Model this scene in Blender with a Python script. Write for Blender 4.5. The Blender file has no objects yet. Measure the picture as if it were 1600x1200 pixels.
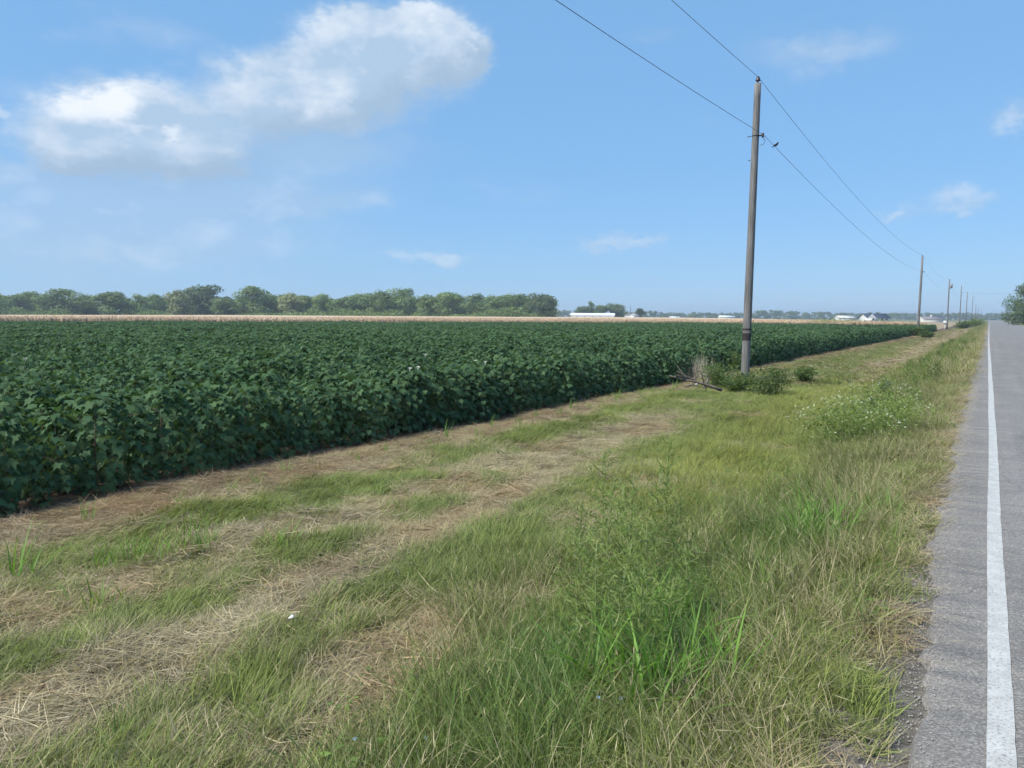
import bpy, math, random
import numpy as np
from mathutils import Matrix, Vector
D = math.radians
scene = bpy.context.scene
COL = scene.collection
rng = np.random.default_rng(7)

# ------------------------------------------------------------------ camera
H = 1.75
FPX = 1202.0                      # focal length in pixels of the 1600 px photograph
YAW, PITCH, ROLL = D(31.7), D(-5.06), D(0.33)
RM = (Matrix.Rotation(YAW, 3, 'Z') @ Matrix.Rotation(math.pi/2 + PITCH, 3, 'X') @ Matrix.Rotation(ROLL, 3, 'Z'))
cam = bpy.data.cameras.new('camera')
cam.sensor_width = 36.0; cam.lens = 36.0*FPX/1600.0
cam.clip_start = 0.05; cam.clip_end = 20000
camo = bpy.data.objects.new('camera', cam); COL.objects.link(camo)
camo.matrix_world = Matrix.Translation((0, 0, H)) @ RM.to_4x4()
scene.camera = camo

def ray(px, py):
    return RM @ Vector(((px-800)/FPX, -(py-600)/FPX, -1.0))
def on_ground(px, py, z=-0.3):
    d = ray(px, py); t = (z-H)/d.z
    return Vector((0, 0, H)) + d*t
def at_depth(px, py, depth):
    return Vector((0, 0, H)) + ray(px, py)*depth
RN = np.array(RM)
def depth_side(x, y):             # depth along the view axis and sideways offset, for ground points
    f = np.array([-math.sin(YAW), math.cos(YAW)]); s = np.array([math.cos(YAW), math.sin(YAW)])
    return x*f[0]+y*f[1], x*s[0]+y*s[1]

# ------------------------------------------------------------------ light
SUN_EL, SUN_AZ = D(50), D(-150)    # azimuth from +Y towards +X
SUN_DIR = Vector((math.sin(SUN_AZ)*math.cos(SUN_EL), math.cos(SUN_AZ)*math.cos(SUN_EL), math.sin(SUN_EL)))
SKY_STRENGTH = 0.07
SUN_STRENGTH, SUN_ANGLE = 3.4, D(16.0)
EXPOSURE = 0.84
sun = bpy.data.lights.new('sun', 'SUN'); sun.energy = SUN_STRENGTH; sun.angle = SUN_ANGLE
sun.color = (1.0, 0.95, 0.86)
suno = bpy.data.objects.new('sun', sun); COL.objects.link(suno)
suno.rotation_euler = SUN_DIR.to_track_quat('Z', 'Y').to_euler()
suno.location = SUN_DIR*100

world = bpy.data.worlds.new('World'); scene.world = world; world.use_nodes = True
world.cycles.sampling_method = 'MANUAL'; world.cycles.sample_map_resolution = 512
def build_sky():
    nt = world.node_tree; N = nt.nodes; L = nt.links
    N.clear()
    out = N.new('ShaderNodeOutputWorld'); bg = N.new('ShaderNodeBackground')
    bg.inputs['Strength'].default_value = SKY_STRENGTH
    L.new(bg.outputs[0], out.inputs[0])
    sky = N.new('ShaderNodeTexSky'); sky.sky_type = 'NISHITA'; sky.sun_disc = False
    sky.sun_elevation = SUN_EL; sky.sun_rotation = SUN_AZ
    sky.altitude = 0; sky.air_density = 1.0; sky.dust_density = 0.3; sky.ozone_density = 4.0
    tc = N.new('ShaderNodeTexCoord')
    def math_(op, a, b=None, c=None, clamp=False):
        n = N.new('ShaderNodeMath'); n.operation = op; n.use_clamp = clamp
        for i, v in enumerate((a, b, c)):
            if v is None: continue
            if isinstance(v, (int, float)): n.inputs[i].default_value = v
            else: L.new(v, n.inputs[i])
        return n.outputs[0]
    def vmath(op, a, b=None):
        n = N.new('ShaderNodeVectorMath'); n.operation = op
        for i, v in enumerate((a, b)):
            if v is None: continue
            if isinstance(v, tuple): n.inputs[i].default_value = v
            else: L.new(v, n.inputs[i])
        return n.outputs['Value'] if op in ('DOT_PRODUCT', 'LENGTH') else n.outputs[0]
    def smooth(x, lo, hi):
        n = N.new('ShaderNodeMapRange'); n.interpolation_type = 'SMOOTHSTEP'
        L.new(x, n.inputs[0]); n.inputs[1].default_value = lo; n.inputs[2].default_value = hi
        return n.outputs[0]
    def noise(vec, scale, detail, rough=0.55, out='Fac'):
        n = N.new('ShaderNodeTexNoise'); n.noise_dimensions = '3D'
        L.new(vec, n.inputs['Vector']); n.inputs['Scale'].default_value = scale
        n.inputs['Detail'].default_value = detail; n.inputs['Roughness'].default_value = rough
        return n.outputs[out]
    sep = N.new('ShaderNodeSeparateXYZ'); L.new(tc.outputs['Generated'], sep.inputs[0])
    az = math_('ARCTAN2', sep.outputs[0], sep.outputs[1])
    el = math_('ARCSINE', sep.outputs[2])
    comb = N.new('ShaderNodeCombineXYZ'); L.new(az, comb.inputs[0]); L.new(el, comb.inputs[1])
    p = comb.outputs[0]
    pst = vmath('MULTIPLY', p, (1.0, 1.7, 1.0))
    w1 = noise(pst, 9.0, 5, 0.6, 'Color'); w2 = noise(pst, 38.0, 5, 0.6, 'Color')
    warp = vmath('ADD', vmath('MULTIPLY', vmath('SUBTRACT', w1, (.5, .5, .5)), (0.085, 0.06, 0)),
                 vmath('MULTIPLY', vmath('SUBTRACT', w2, (.5, .5, .5)), (0.05, 0.036, 0)))
    pw = vmath('ADD', p, warp)
    def ang(px, py):
        d = ray(px, py).normalized(); return math.atan2(d.x, d.y), math.asin(d.z)
    def blobs(lst, pw=pw):
        tot = None
        for (cx, cy, rx, ry, w) in lst:
            a, e = ang(cx, cy)
            d = ray(cx, cy); k = d.length
            sx = rx/FPX/k/math.cos(math.atan((cx-800)/FPX)); sy = ry/FPX/k
            v = vmath('MULTIPLY', vmath('SUBTRACT', pw, (a, e, 0)), (1/sx, 1/sy, 0))
            g = math_('MULTIPLY', math_('EXPONENT', math_('MULTIPLY', vmath('DOT_PRODUCT', v, v), -1.0)), w)
            tot = g if tot is None else math_('ADD', tot, g)
        return tot
    BODY = [(185, 215, 125, 70, 1.0), (110, 245, 55, 32, .6), (300, 245, 90, 45, .6), (215, 165, 80, 36, .65),
                  (420, 150, 95, 60, .75), (520, 140, 110, 70, .95), (600, 90, 100, 60, .9), (690, 75, 60, 50, 1.0),
                  (560, 48, 70, 32, .6), (640, 32, 40, 24, .6), (735, 95, 26, 30, .5)]
    body = blobs(BODY)
    faint = blobs([(470, 225, 170, 45, .75), (250, 285, 260, 36, .65), (120, 330, 160, 40, .35), (255, 50, 95, 32, .4), (470, 322, 60, 22, .4),
                   (570, 318, 50, 18, .3), (1250, 80, 90, 34, .45), (1330, 65, 80, 26, .3), (0, 265, 50, 30, .4), (200, 400, 300, 34, .40), (60, 380, 200, 50, .40), (420, 370, 200, 34, .30), (330, 330, 120, 30, .3)])
    small = blobs([(690, 400, 46, 15, .8), (620, 402, 30, 11, .5), (935, 383, 52, 12, .75), (1010, 368, 60, 10, .7),
                   (1495, 316, 52, 18, .8), (1393, 335, 24, 14, .75), (1590, 182, 34, 20, .85), (0, 168, 20, 17, .9),
                   (1020, 428, 28, 10, .35), (535, 418, 30, 10, .4), (140, 330, 40, 12, .3), (215, 332, 30, 12, .3)])
    bright = blobs([(140, 168, 52, 26, 1.0), (185, 160, 30, 18, .6), (255, 205, 14, 14, .8), (215, 205, 18, 12, .5), (90, 245, 45, 22, .45),
                    (650, 40, 60, 40, .45), (715, 90, 36, 40, .4), (480, 150, 70, 40, .35), (530, 160, 60, 40, .35), (290, 245, 60, 25, .25)])
    # scattered fair-weather cumulus over the whole sky
    q = vmath('MULTIPLY', p, (1.0, 2.6, 1.0))
    fld = noise(q, 4.2, 7, 0.58)
    far_c = math_('MULTIPLY', smooth(fld, 0.60, 0.78), smooth(el, 0.02, 0.10))
    m_body = smooth(body, 0.10, 0.80)
    up_blobs = blobs(BODY, vmath('ADD', pw, (-0.014, 0.030, 0)))
    edge_lit = math_('SUBTRACT', m_body, smooth(up_blobs, 0.10, 0.80))
    m_small = smooth(small, 0.12, 0.9)
    dens = math_('MAXIMUM', math_('MULTIPLY', m_body, 0.97), math_('MULTIPLY', m_small, 0.6))
    dens = math_('MAXIMUM', dens, math_('MULTIPLY', smooth(faint, 0.04, 0.7), 0.52))
    dens = math_('MAXIMUM', dens, math_('MULTIPLY', far_c, 0.35))
    # shade inside the clouds: relief against the light, whiter tops
    n0 = noise(pst, 15.0, 6, 0.6)
    n1 = noise(vmath('ADD', pst, (-0.030, 0.045, 0)), 15.0, 6, 0.6)
    rel = math_('MULTIPLY_ADD', math_('SUBTRACT', n0, n1), 1.3, 0.0)
    lit = math_('ADD', math_('MULTIPLY_ADD', edge_lit, 0.26, 0.05), math_('ADD', rel, math_('MULTIPLY', smooth(bright, 0.05, 0.95), 0.6)))
    lit = math_('ADD', lit, math_('MULTIPLY', m_small, 0.30), None, True)
    dn_blobs = blobs(BODY, vmath('ADD', pw, (0.006, -0.030, 0)))
    base_sh = math_('SUBTRACT', m_body, smooth(dn_blobs, 0.10, 0.80), None, True)
    ramp = N.new('ShaderNodeMix'); ramp.data_type = 'RGBA'
    L.new(lit, ramp.inputs['Factor'])
    k = 1.0/SKY_STRENGTH
    ramp.inputs['A'].default_value = (0.255*k, 0.345*k, 0.455*k, 1)
    ramp.inputs['B'].default_value = (0.52*k, 0.55*k, 0.59*k, 1)
    dark = N.new('ShaderNodeMix'); dark.data_type = 'RGBA'
    L.new(math_('MULTIPLY', base_sh, 0.8), dark.inputs['Factor']); L.new(ramp.outputs['Result'], dark.inputs['A']); dark.inputs['B'].default_value = (0.205*k, 0.285*k, 0.385*k, 1)
    tint = N.new('ShaderNodeMix'); tint.data_type = 'RGBA'; tint.blend_type = 'MULTIPLY'
    tint.inputs['Factor'].default_value = 1.0
    L.new(sky.outputs[0], tint.inputs['A']); tint.inputs['B'].default_value = SKY_TINT
    veil = N.new('ShaderNodeMix'); veil.data_type = 'RGBA'; veil.inputs['Factor'].default_value = SKY_VEIL
    L.new(tint.outputs['Result'], veil.inputs['A']); veil.inputs['B'].default_value = tuple(c*k for c in VEIL_COL)+(1,)
    mix = N.new('ShaderNodeMix'); mix.data_type = 'RGBA'
    L.new(dens, mix.inputs['Factor']); L.new(veil.outputs['Result'], mix.inputs['A']); L.new(dark.outputs['Result'], mix.inputs['B'])
    L.new(mix.outputs['Result'], bg.inputs['Color'])
SKY_TINT = (0.85, 0.86, 0.90, 1); SKY_VEIL = 0.60; VEIL_COL = (0.152, 0.335, 0.585)
build_sky()
scene.view_settings.view_transform = 'Standard'; scene.view_settings.look = 'None'
scene.view_settings.exposure = EXPOSURE; scene.view_settings.gamma = 1.0
scene.view_settings.use_curve_mapping = False
scene.render.engine = 'CYCLES'
cy = scene.cycles
cy.use_denoising = True
try:
    cy.denoiser = 'OPENIMAGEDENOISE'; cy.denoising_input_passes = 'RGB_ALBEDO_NORMAL'
except Exception: pass
cy.max_bounces = 4; cy.diffuse_bounces = 2; cy.glossy_bounces = 2; cy.transmission_bounces = 4
cy.transparent_max_bounces = 8; cy.volume_bounces = 0; cy.use_adaptive_sampling = True; cy.adaptive_threshold = 0.03
cy.caustics_reflective = False; cy.caustics_refractive = False
cy.sample_clamp_indirect = 6

# ------------------------------------------------------------------ helpers
def tag(o, label=None, cat=None, group=None, kind=None):
    for k, v in (('label', label), ('category', cat), ('group', group), ('kind', kind)):
        if v: o[k] = v
    return o
def empty(name, loc=(0, 0, 0), rz=0.0, scale=1.0):
    o = bpy.data.objects.new(name, None); COL.objects.link(o)
    o.location = loc; o.rotation_euler = (0, 0, rz); o.scale = (scale,)*3
    o.empty_display_size = 0.1
    return o
def link(name, me, parent=None):
    o = bpy.data.objects.new(name, me); COL.objects.link(o); o.parent = parent
    if parent is not None and name in ('foliage', 'crown', 'bracts', 'stalks'): o['kind'] = 'stuff'   # leaves too small to pick apart
    return o
def make_mesh(name, V, faces, mat=None, attrs=None, smooth=False, cols=None):
    """faces: list of (n,k) int arrays"""
    me = bpy.data.meshes.new(name)
    V = np.asarray(V, dtype=np.float32)
    me.vertices.add(len(V)); me.vertices.foreach_set('co', V.ravel())
    if not isinstance(faces, (list, tuple)): faces = [faces]
    faces = [np.asarray(f, dtype=np.int32) for f in faces if len(f)]
    nl = sum(f.size for f in faces); npoly = sum(len(f) for f in faces)
    me.loops.add(nl); me.polygons.add(npoly)
    me.loops.foreach_set('vertex_index', np.concatenate([f.ravel() for f in faces]))
    tot = np.concatenate([np.full(len(f), f.shape[1], np.int32) for f in faces])
    st = np.concatenate([[0], np.cumsum(tot)[:-1]]).astype(np.int32)
    me.polygons.foreach_set('loop_start', st)
    try: me.polygons.foreach_set('loop_total', tot)
    except Exception: pass
    if smooth: me.polygons.foreach_set('use_smooth', np.ones(npoly, bool))
    me.update(calc_edges=True)
    for k, v in (attrs or {}).items():
        a = me.attributes.new(k, 'FLOAT', 'POINT'); a.data.foreach_set('value', np.asarray(v, np.float32))
    for k, v in (cols or {}).items():
        a = me.attributes.new(k, 'FLOAT_COLOR', 'POINT')
        v = np.asarray(v, np.float32); v4 = np.ones((len(v), 4), np.float32); v4[:, :3] = v
        a.data.foreach_set('color', v4.ravel())
    if mat: me.materials.append(mat)
    return me
class MB:
    """collects shapes into one mesh"""
    def __init__(s): s.v = []; s.f = {3: [], 4: []}; s.n = 0
    def add(s, V, F):
        V = np.asarray(V, float); F = np.asarray(F, int)
        s.f.setdefault(F.shape[1], []).append(F+s.n); s.v.append(V); s.n += len(V); return s
    def box(s, c, d, rz=0.0):
        x, y, z = np.array(d)/2.0
        V = np.array([[a*x, b*y, e*z] for a in (-1, 1) for b in (-1, 1) for e in (-1, 1)])
        cs, sn = math.cos(rz), math.sin(rz)
        V = np.c_[V[:, 0]*cs-V[:, 1]*sn, V[:, 0]*sn+V[:, 1]*cs, V[:, 2]] + np.array(c)
        return s.add(V, [[0, 1, 3, 2], [4, 6, 7, 5], [0, 4, 5, 1], [2, 3, 7, 6], [0, 2, 6, 4], [1, 5, 7, 3]])
    def tube(s, P, R, n=8, caps=True):
        P = np.asarray(P, float); m = len(P); R = np.broadcast_to(np.asarray(R, float), (m,))
        T = np.gradient(P, axis=0); T /= np.linalg.norm(T, axis=1)[:, None]+1e-12
        up = np.array([0, 0, 1.]) if abs(T[0, 2]) < .9 else np.array([1., 0, 0])
        rings = []
        for i in range(m):
            a = np.cross(T[i], up); a /= np.linalg.norm(a)+1e-12; b = np.cross(a, T[i])
            th = np.arange(n)*2*math.pi/n
            rings.append(P[i]+R[i]*(np.cos(th)[:, None]*a+np.sin(th)[:, None]*b))
        V = np.concatenate(rings); F = []
        i, j = np.meshgrid(np.arange(m-1), np.arange(n), indexing='ij')
        F = np.stack([i*n+j, i*n+(j+1) % n, (i+1)*n+(j+1) % n, (i+1)*n+j], -1).reshape(-1, 4)
        base = s.n
        s.add(V, F)
        if caps:
            for k, P0 in ((0, P[0]), (m-1, P[-1])):
                c0 = s.n; s.v.append(np.array([P0])); s.n += 1
                j = np.arange(n); a = base+k*n+j; b = base+k*n+(j+1) % n
                s.f[3].append(np.stack([a, b, np.full(n, c0)] if k else [b, a, np.full(n, c0)], -1))
        return s
    def mesh(s, name, mat, smooth=False):
        fs = [np.concatenate(v) for k, v in s.f.items() if v]
        return make_mesh(name, np.concatenate(s.v), fs, mat, smooth=smooth)
    def build(s, name, mat, parent=None, smooth=False):
        return link(name, s.mesh(name, mat, smooth), parent)
def vnoise(x, y, scale, seed=0):
    """smooth value noise 0..1"""
    x = np.asarray(x, float)/scale+seed*17.31; y = np.asarray(y, float)/scale+seed*9.77
    xi = np.floor(x).astype(np.int64); yi = np.floor(y).astype(np.int64); fx = x-xi; fy = y-yi
    fx = fx*fx*(3-2*fx); fy = fy*fy*(3-2*fy)
    def h(a, b):
        n = (a*374761393+b*668265263+seed*1442695) & 0x7fffffff
        n = ((n ^ (n >> 13))*1274126177) & 0x7fffffff
        return ((n ^ (n >> 16)) & 0xffff)/65535.0
    return (h(xi, yi)*(1-fx)+h(xi+1, yi)*fx)*(1-fy)+(h(xi, yi+1)*(1-fx)+h(xi+1, yi+1)*fx)*fy
def fbm(x, y, scale, seed=0, octv=3):
    t = 0; a = .5; s = 0
    for k in range(octv):
        t = t+a*vnoise(x, y, scale/2**k, seed+k*5); s += a; a *= .5
    return t/s
def sstep(x, a, b):
    t = np.clip((x-a)/(b-a), 0, 1); return t*t*(3-2*t)

# ------------------------------------------------------------------ materials
def mat_new(name):
    m = bpy.data.materials.new(name); m.use_nodes = True
    nt = m.node_tree; b = nt.nodes['Principled BSDF']
    return m, nt, nt.nodes, nt.links, b
def simple(name, col, rough=0.7, var=0.15, scale=6.0, bump=0.0, spec=0.3, coords='Object', stretch=(1, 1, 1), metallic=0.0):
    m, nt, N, L, b = mat_new(name)
    tc = N.new('ShaderNodeTexCoord'); mp = N.new('ShaderNodeMapping'); mp.inputs['Scale'].default_value = stretch
    L.new(tc.outputs[coords], mp.inputs[0])
    nz = N.new('ShaderNodeTexNoise'); nz.inputs['Scale'].default_value = scale; nz.inputs['Detail'].default_value = 6
    L.new(mp.outputs[0], nz.inputs['Vector'])
    r = N.new('ShaderNodeMapRange'); L.new(nz.outputs[0], r.inputs[0]); r.inputs[1].default_value = .3; r.inputs[2].default_value = .7
    mx = N.new('ShaderNodeMix'); mx.data_type = 'RGBA'; L.new(r.outputs[0], mx.inputs['Factor'])
    c = np.array(col)
    mx.inputs['A'].default_value = (*(c*(1-var)), 1); mx.inputs['B'].default_value = (*(c*(1+var)), 1)
    L.new(mx.outputs['Result'], b.inputs['Base Color'])
    b.inputs['Roughness'].default_value = rough; b.inputs['Specular IOR Level'].default_value = spec
    b.inputs['Metallic'].default_value = metallic
    if bump:
        bp = N.new('ShaderNodeBump'); bp.inputs['Strength'].default_value = bump; bp.inputs['Distance'].default_value = .02
        L.new(nz.outputs[0], bp.inputs['Height']); L.new(bp.outputs[0], b.inputs['Normal'])
    return m
def foliage(name, col, col2=None, rnd_attr='bl', trans=0.35, rough=0.55, spec=0.25, instancer=False, objrand=0.15, dryc=(0.40, 0.345, 0.20)):
    """leaf / blade: colour per leaf (vertex attribute), per plant (object random or instancer tint), translucent"""
    m, nt, N, L, b = mat_new(name)
    at = N.new('ShaderNodeAttribute'); at.attribute_name = rnd_attr
    oi = N.new('ShaderNodeObjectInfo')
    c2 = col2 if col2 is not None else tuple(x*1.5 for x in col)
    mx = N.new('ShaderNodeMix'); mx.data_type = 'RGBA'; L.new(at.outputs['Fac'], mx.inputs['Factor'])
    mx.inputs['A'].default_value = (*col, 1); mx.inputs['B'].default_value = (*c2, 1)
    res = mx.outputs['Result']
    if instancer:
        ti = N.new('ShaderNodeAttribute'); ti.attribute_type = 'INSTANCER'; ti.attribute_name = 'tint'
        dr = N.new('ShaderNodeAttribute'); dr.attribute_type = 'INSTANCER'; dr.attribute_name = 'dry'
        mu = N.new('ShaderNodeMix'); mu.data_type = 'RGBA'; mu.blend_type = 'MULTIPLY'; mu.inputs['Factor'].default_value = 1
        L.new(res, mu.inputs['A']); L.new(ti.outputs['Color'], mu.inputs['B'])
        # blades whose random number lies under the clump's dryness are straw
        b2 = N.new('ShaderNodeAttribute'); b2.attribute_name = 'bd'
        lt = N.new('ShaderNodeMapRange'); su = N.new('ShaderNodeMath'); su.operation = 'SUBTRACT'
        L.new(dr.outputs['Fac'], su.inputs[0]); L.new(b2.outputs['Fac'], su.inputs[1])
        L.new(su.outputs[0], lt.inputs[0]); lt.inputs[1].default_value = -.08; lt.inputs[2].default_value = .08
        ds = N.new('ShaderNodeMix'); ds.data_type = 'RGBA'; L.new(at.outputs['Fac'], ds.inputs['Factor'])
        ds.inputs['A'].default_value = (*[x*.62 for x in dryc], 1); ds.inputs['B'].default_value = (*[x*1.25 for x in dryc], 1)
        fm = N.new('ShaderNodeMix'); fm.data_type = 'RGBA'; L.new(lt.outputs[0], fm.inputs['Factor'])
        L.new(mu.outputs['Result'], fm.inputs['A']); L.new(ds.outputs['Result'], fm.inputs['B'])
        res = fm.outputs['Result']
    hv = N.new('ShaderNodeHueSaturation'); L.new(res, hv.inputs['Color'])
    mr = N.new('ShaderNodeMapRange'); L.new(oi.outputs['Random'], mr.inputs[0]); mr.inputs[3].default_value = 1-objrand; mr.inputs[4].default_value = 1+objrand
    L.new(mr.outputs[0], hv.inputs['Value'])
    L.new(hv.outputs[0], b.inputs['Base Color'])
    b.inputs['Roughness'].default_value = rough; b.inputs['Specular IOR Level'].default_value = spec
    tr = N.new('ShaderNodeBsdfTranslucent'); sh = N.new('ShaderNodeMixShader'); sh.inputs[0].default_value = trans
    mu2 = N.new('ShaderNodeMix'); mu2.data_type = 'RGBA'; mu2.blend_type = 'MULTIPLY'; mu2.inputs['Factor'].default_value = 1
    L.new(hv.outputs[0], mu2.inputs['A']); mu2.inputs['B'].default_value = (1.25, 1.2, .6, 1)
    L.new(mu2.outputs['Result'], tr.inputs['Color'])
    L.new(b.outputs[0], sh.inputs[1]); L.new(tr.outputs[0], sh.inputs[2])
    L.new(sh.outputs[0], nt.nodes['Material Output'].inputs['Surface'])
    return m

M = {}
M['grass'] = foliage('grass_blades', (0.068, 0.098, 0.022), (0.285, 0.335, 0.092), instancer=True, trans=.27)
M['thatch'] = foliage('dry_thatch', (0.30, 0.25, 0.155), (0.60, 0.52, 0.34), instancer=True, trans=.15)
M['cotton'] = foliage('cotton_leaf', (0.050, 0.102, 0.052), (0.094, 0.164, 0.068), trans=.3, rough=.7, spec=.12, objrand=.12)
M['cotton_stem'] = simple('cotton_stem', (0.10, 0.075, 0.05))
M['blossom'] = simple('cotton_blossom', (0.8, 0.78, 0.68), var=.05)
M['leaf'] = foliage('tree_leaf', (0.115, 0.18, 0.066), (0.22, 0.295, 0.108), trans=.35, objrand=.18)
M['leaf_pale'] = foliage('tree_leaf_pale', (0.20, 0.235, 0.115), (0.30, 0.33, 0.17), trans=.35)
M['leaf_dark'] = foliage('tree_leaf_dark', (0.085, 0.13, 0.06), (0.16, 0.21, 0.095), trans=.3)
M['leaf_road'] = foliage('roadside_leaf', (0.06, 0.105, 0.04), (0.13, 0.185, 0.065), trans=.25)
M['bark'] = simple('bark', (0.11, 0.09, 0.07), var=.3, scale=4, bump=.4)
M['shrub'] = foliage('shrub_leaf', (0.07, 0.115, 0.035), (0.13, 0.195, 0.06), trans=.4)
M['weed'] = foliage('weed_leaf', (0.15, 0.215, 0.058), (0.27, 0.345, 0.11), trans=.5)
M['weed_stem'] = simple('weed_stem', (0.20, 0.24, 0.09))
M['broad'] = foliage('broad_blade', (0.12, 0.25, 0.042), (0.23, 0.40, 0.08), trans=.4, objrand=.1)
M['white_bract'] = foliage('white_bract', (0.30, 0.35, 0.20), (0.48, 0.52, 0.36), trans=.25)
M['blue_petal'] = simple('blue_petal', (0.35, 0.50, 0.75), var=.1)
M['paper'] = simple('paper', (0.75, 0.75, 0.75), var=.05)
M['dead_wood'] = simple('dead_wood', (0.145, 0.12, 0.095), var=.35, scale=9, bump=.5)
M['dry_stalk'] = simple('dry_stalk', (0.42, 0.37, 0.28), var=.25, scale=12)
M['metal_dark'] = simple('dark_metal', (0.05, 0.052, 0.058), rough=.5, var=.2, scale=20)
M['porcelain'] = simple('porcelain', (0.06, 0.055, 0.06), rough=.3, var=.1)
M['wire'] = simple('wire', (0.07, 0.075, 0.08), rough=.5)
M['feather'] = simple('feather', (0.03, 0.03, 0.035), rough=.7)
M['white_paint'] = simple('white_paint', (0.66, 0.66, 0.63), var=.05, scale=1.5)
M['white_metal'] = simple('white_roof', (0.72, 0.75, 0.77), var=.06, scale=.6, rough=.5)
M['navy_roof'] = simple('navy_roof', (0.035, 0.045, 0.075), var=.15, scale=1)
M['grey_roof'] = simple('grey_roof', (0.20, 0.19, 0.20), var=.15, scale=1)
M['pale_roof'] = simple('pale_roof', (0.60, 0.58, 0.53), var=.1, scale=1)
M['glass'] = simple('dark_glass', (0.03, 0.035, 0.04), rough=.1, spec=.6)
M['gravel'] = simple('gravel', (0.30, 0.285, 0.27), var=.35, scale=3, coords='Object')
def wood_mat():
    m, nt, N, L, b = mat_new('weathered_pole_wood')
    tc = N.new('ShaderNodeTexCoord'); mp = N.new('ShaderNodeMapping'); mp.inputs['Scale'].default_value = (9, 9, .45)
    L.new(tc.outputs['Object'], mp.inputs[0])
    nz = N.new('ShaderNodeTexNoise'); nz.inputs['Scale'].default_value = 3.5; nz.inputs['Detail'].default_value = 9; nz.inputs['Roughness'].default_value = .65
    L.new(mp.outputs[0], nz.inputs['Vector'])
    cr = N.new('ShaderNodeValToRGB'); L.new(nz.outputs[0], cr.inputs[0])
    e = cr.color_ramp.elements
    e[0].position = .30; e[0].color = (0.062, 0.058, 0.054, 1); e[1].position = .68; e[1].color = (0.24, 0.232, 0.222, 1)
    k = cr.color_ramp.elements.new(.45); k.color = (0.155, 0.148, 0.14, 1)
    n2 = N.new('ShaderNodeTexNoise'); n2.inputs['Scale'].default_value = .5; L.new(tc.outputs['Object'], n2.inputs['Vector'])
    mx = N.new('ShaderNodeMix'); mx.data_type = 'RGBA'; mx.blend_type = 'MULTIPLY'; mx.inputs['Factor'].default_value = .6
    L.new(cr.outputs[0], mx.inputs['A']); L.new(n2.outputs[0], mx.inputs['B'])
    gm = N.new('ShaderNodeHueSaturation'); gm.inputs['Value'].default_value = 1.42; L.new(mx.outputs['Result'], gm.inputs['Color'])
    L.new(gm.outputs[0], b.inputs['Base Color']); b.inputs['Roughness'].default_value = .85; b.inputs['Specular IOR Level'].default_value = .15
    bp = N.new('ShaderNodeBump'); bp.inputs['Strength'].default_value = .6; bp.inputs['Distance'].default_value = .012
    L.new(nz.outputs[0], bp.inputs['Height']); L.new(bp.outputs[0], b.inputs['Normal'])
    return m
M['pole'] = wood_mat()
M['band'] = simple('dark_band', (0.035, 0.03, 0.028), rough=.8, var=.3, scale=8)
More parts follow.
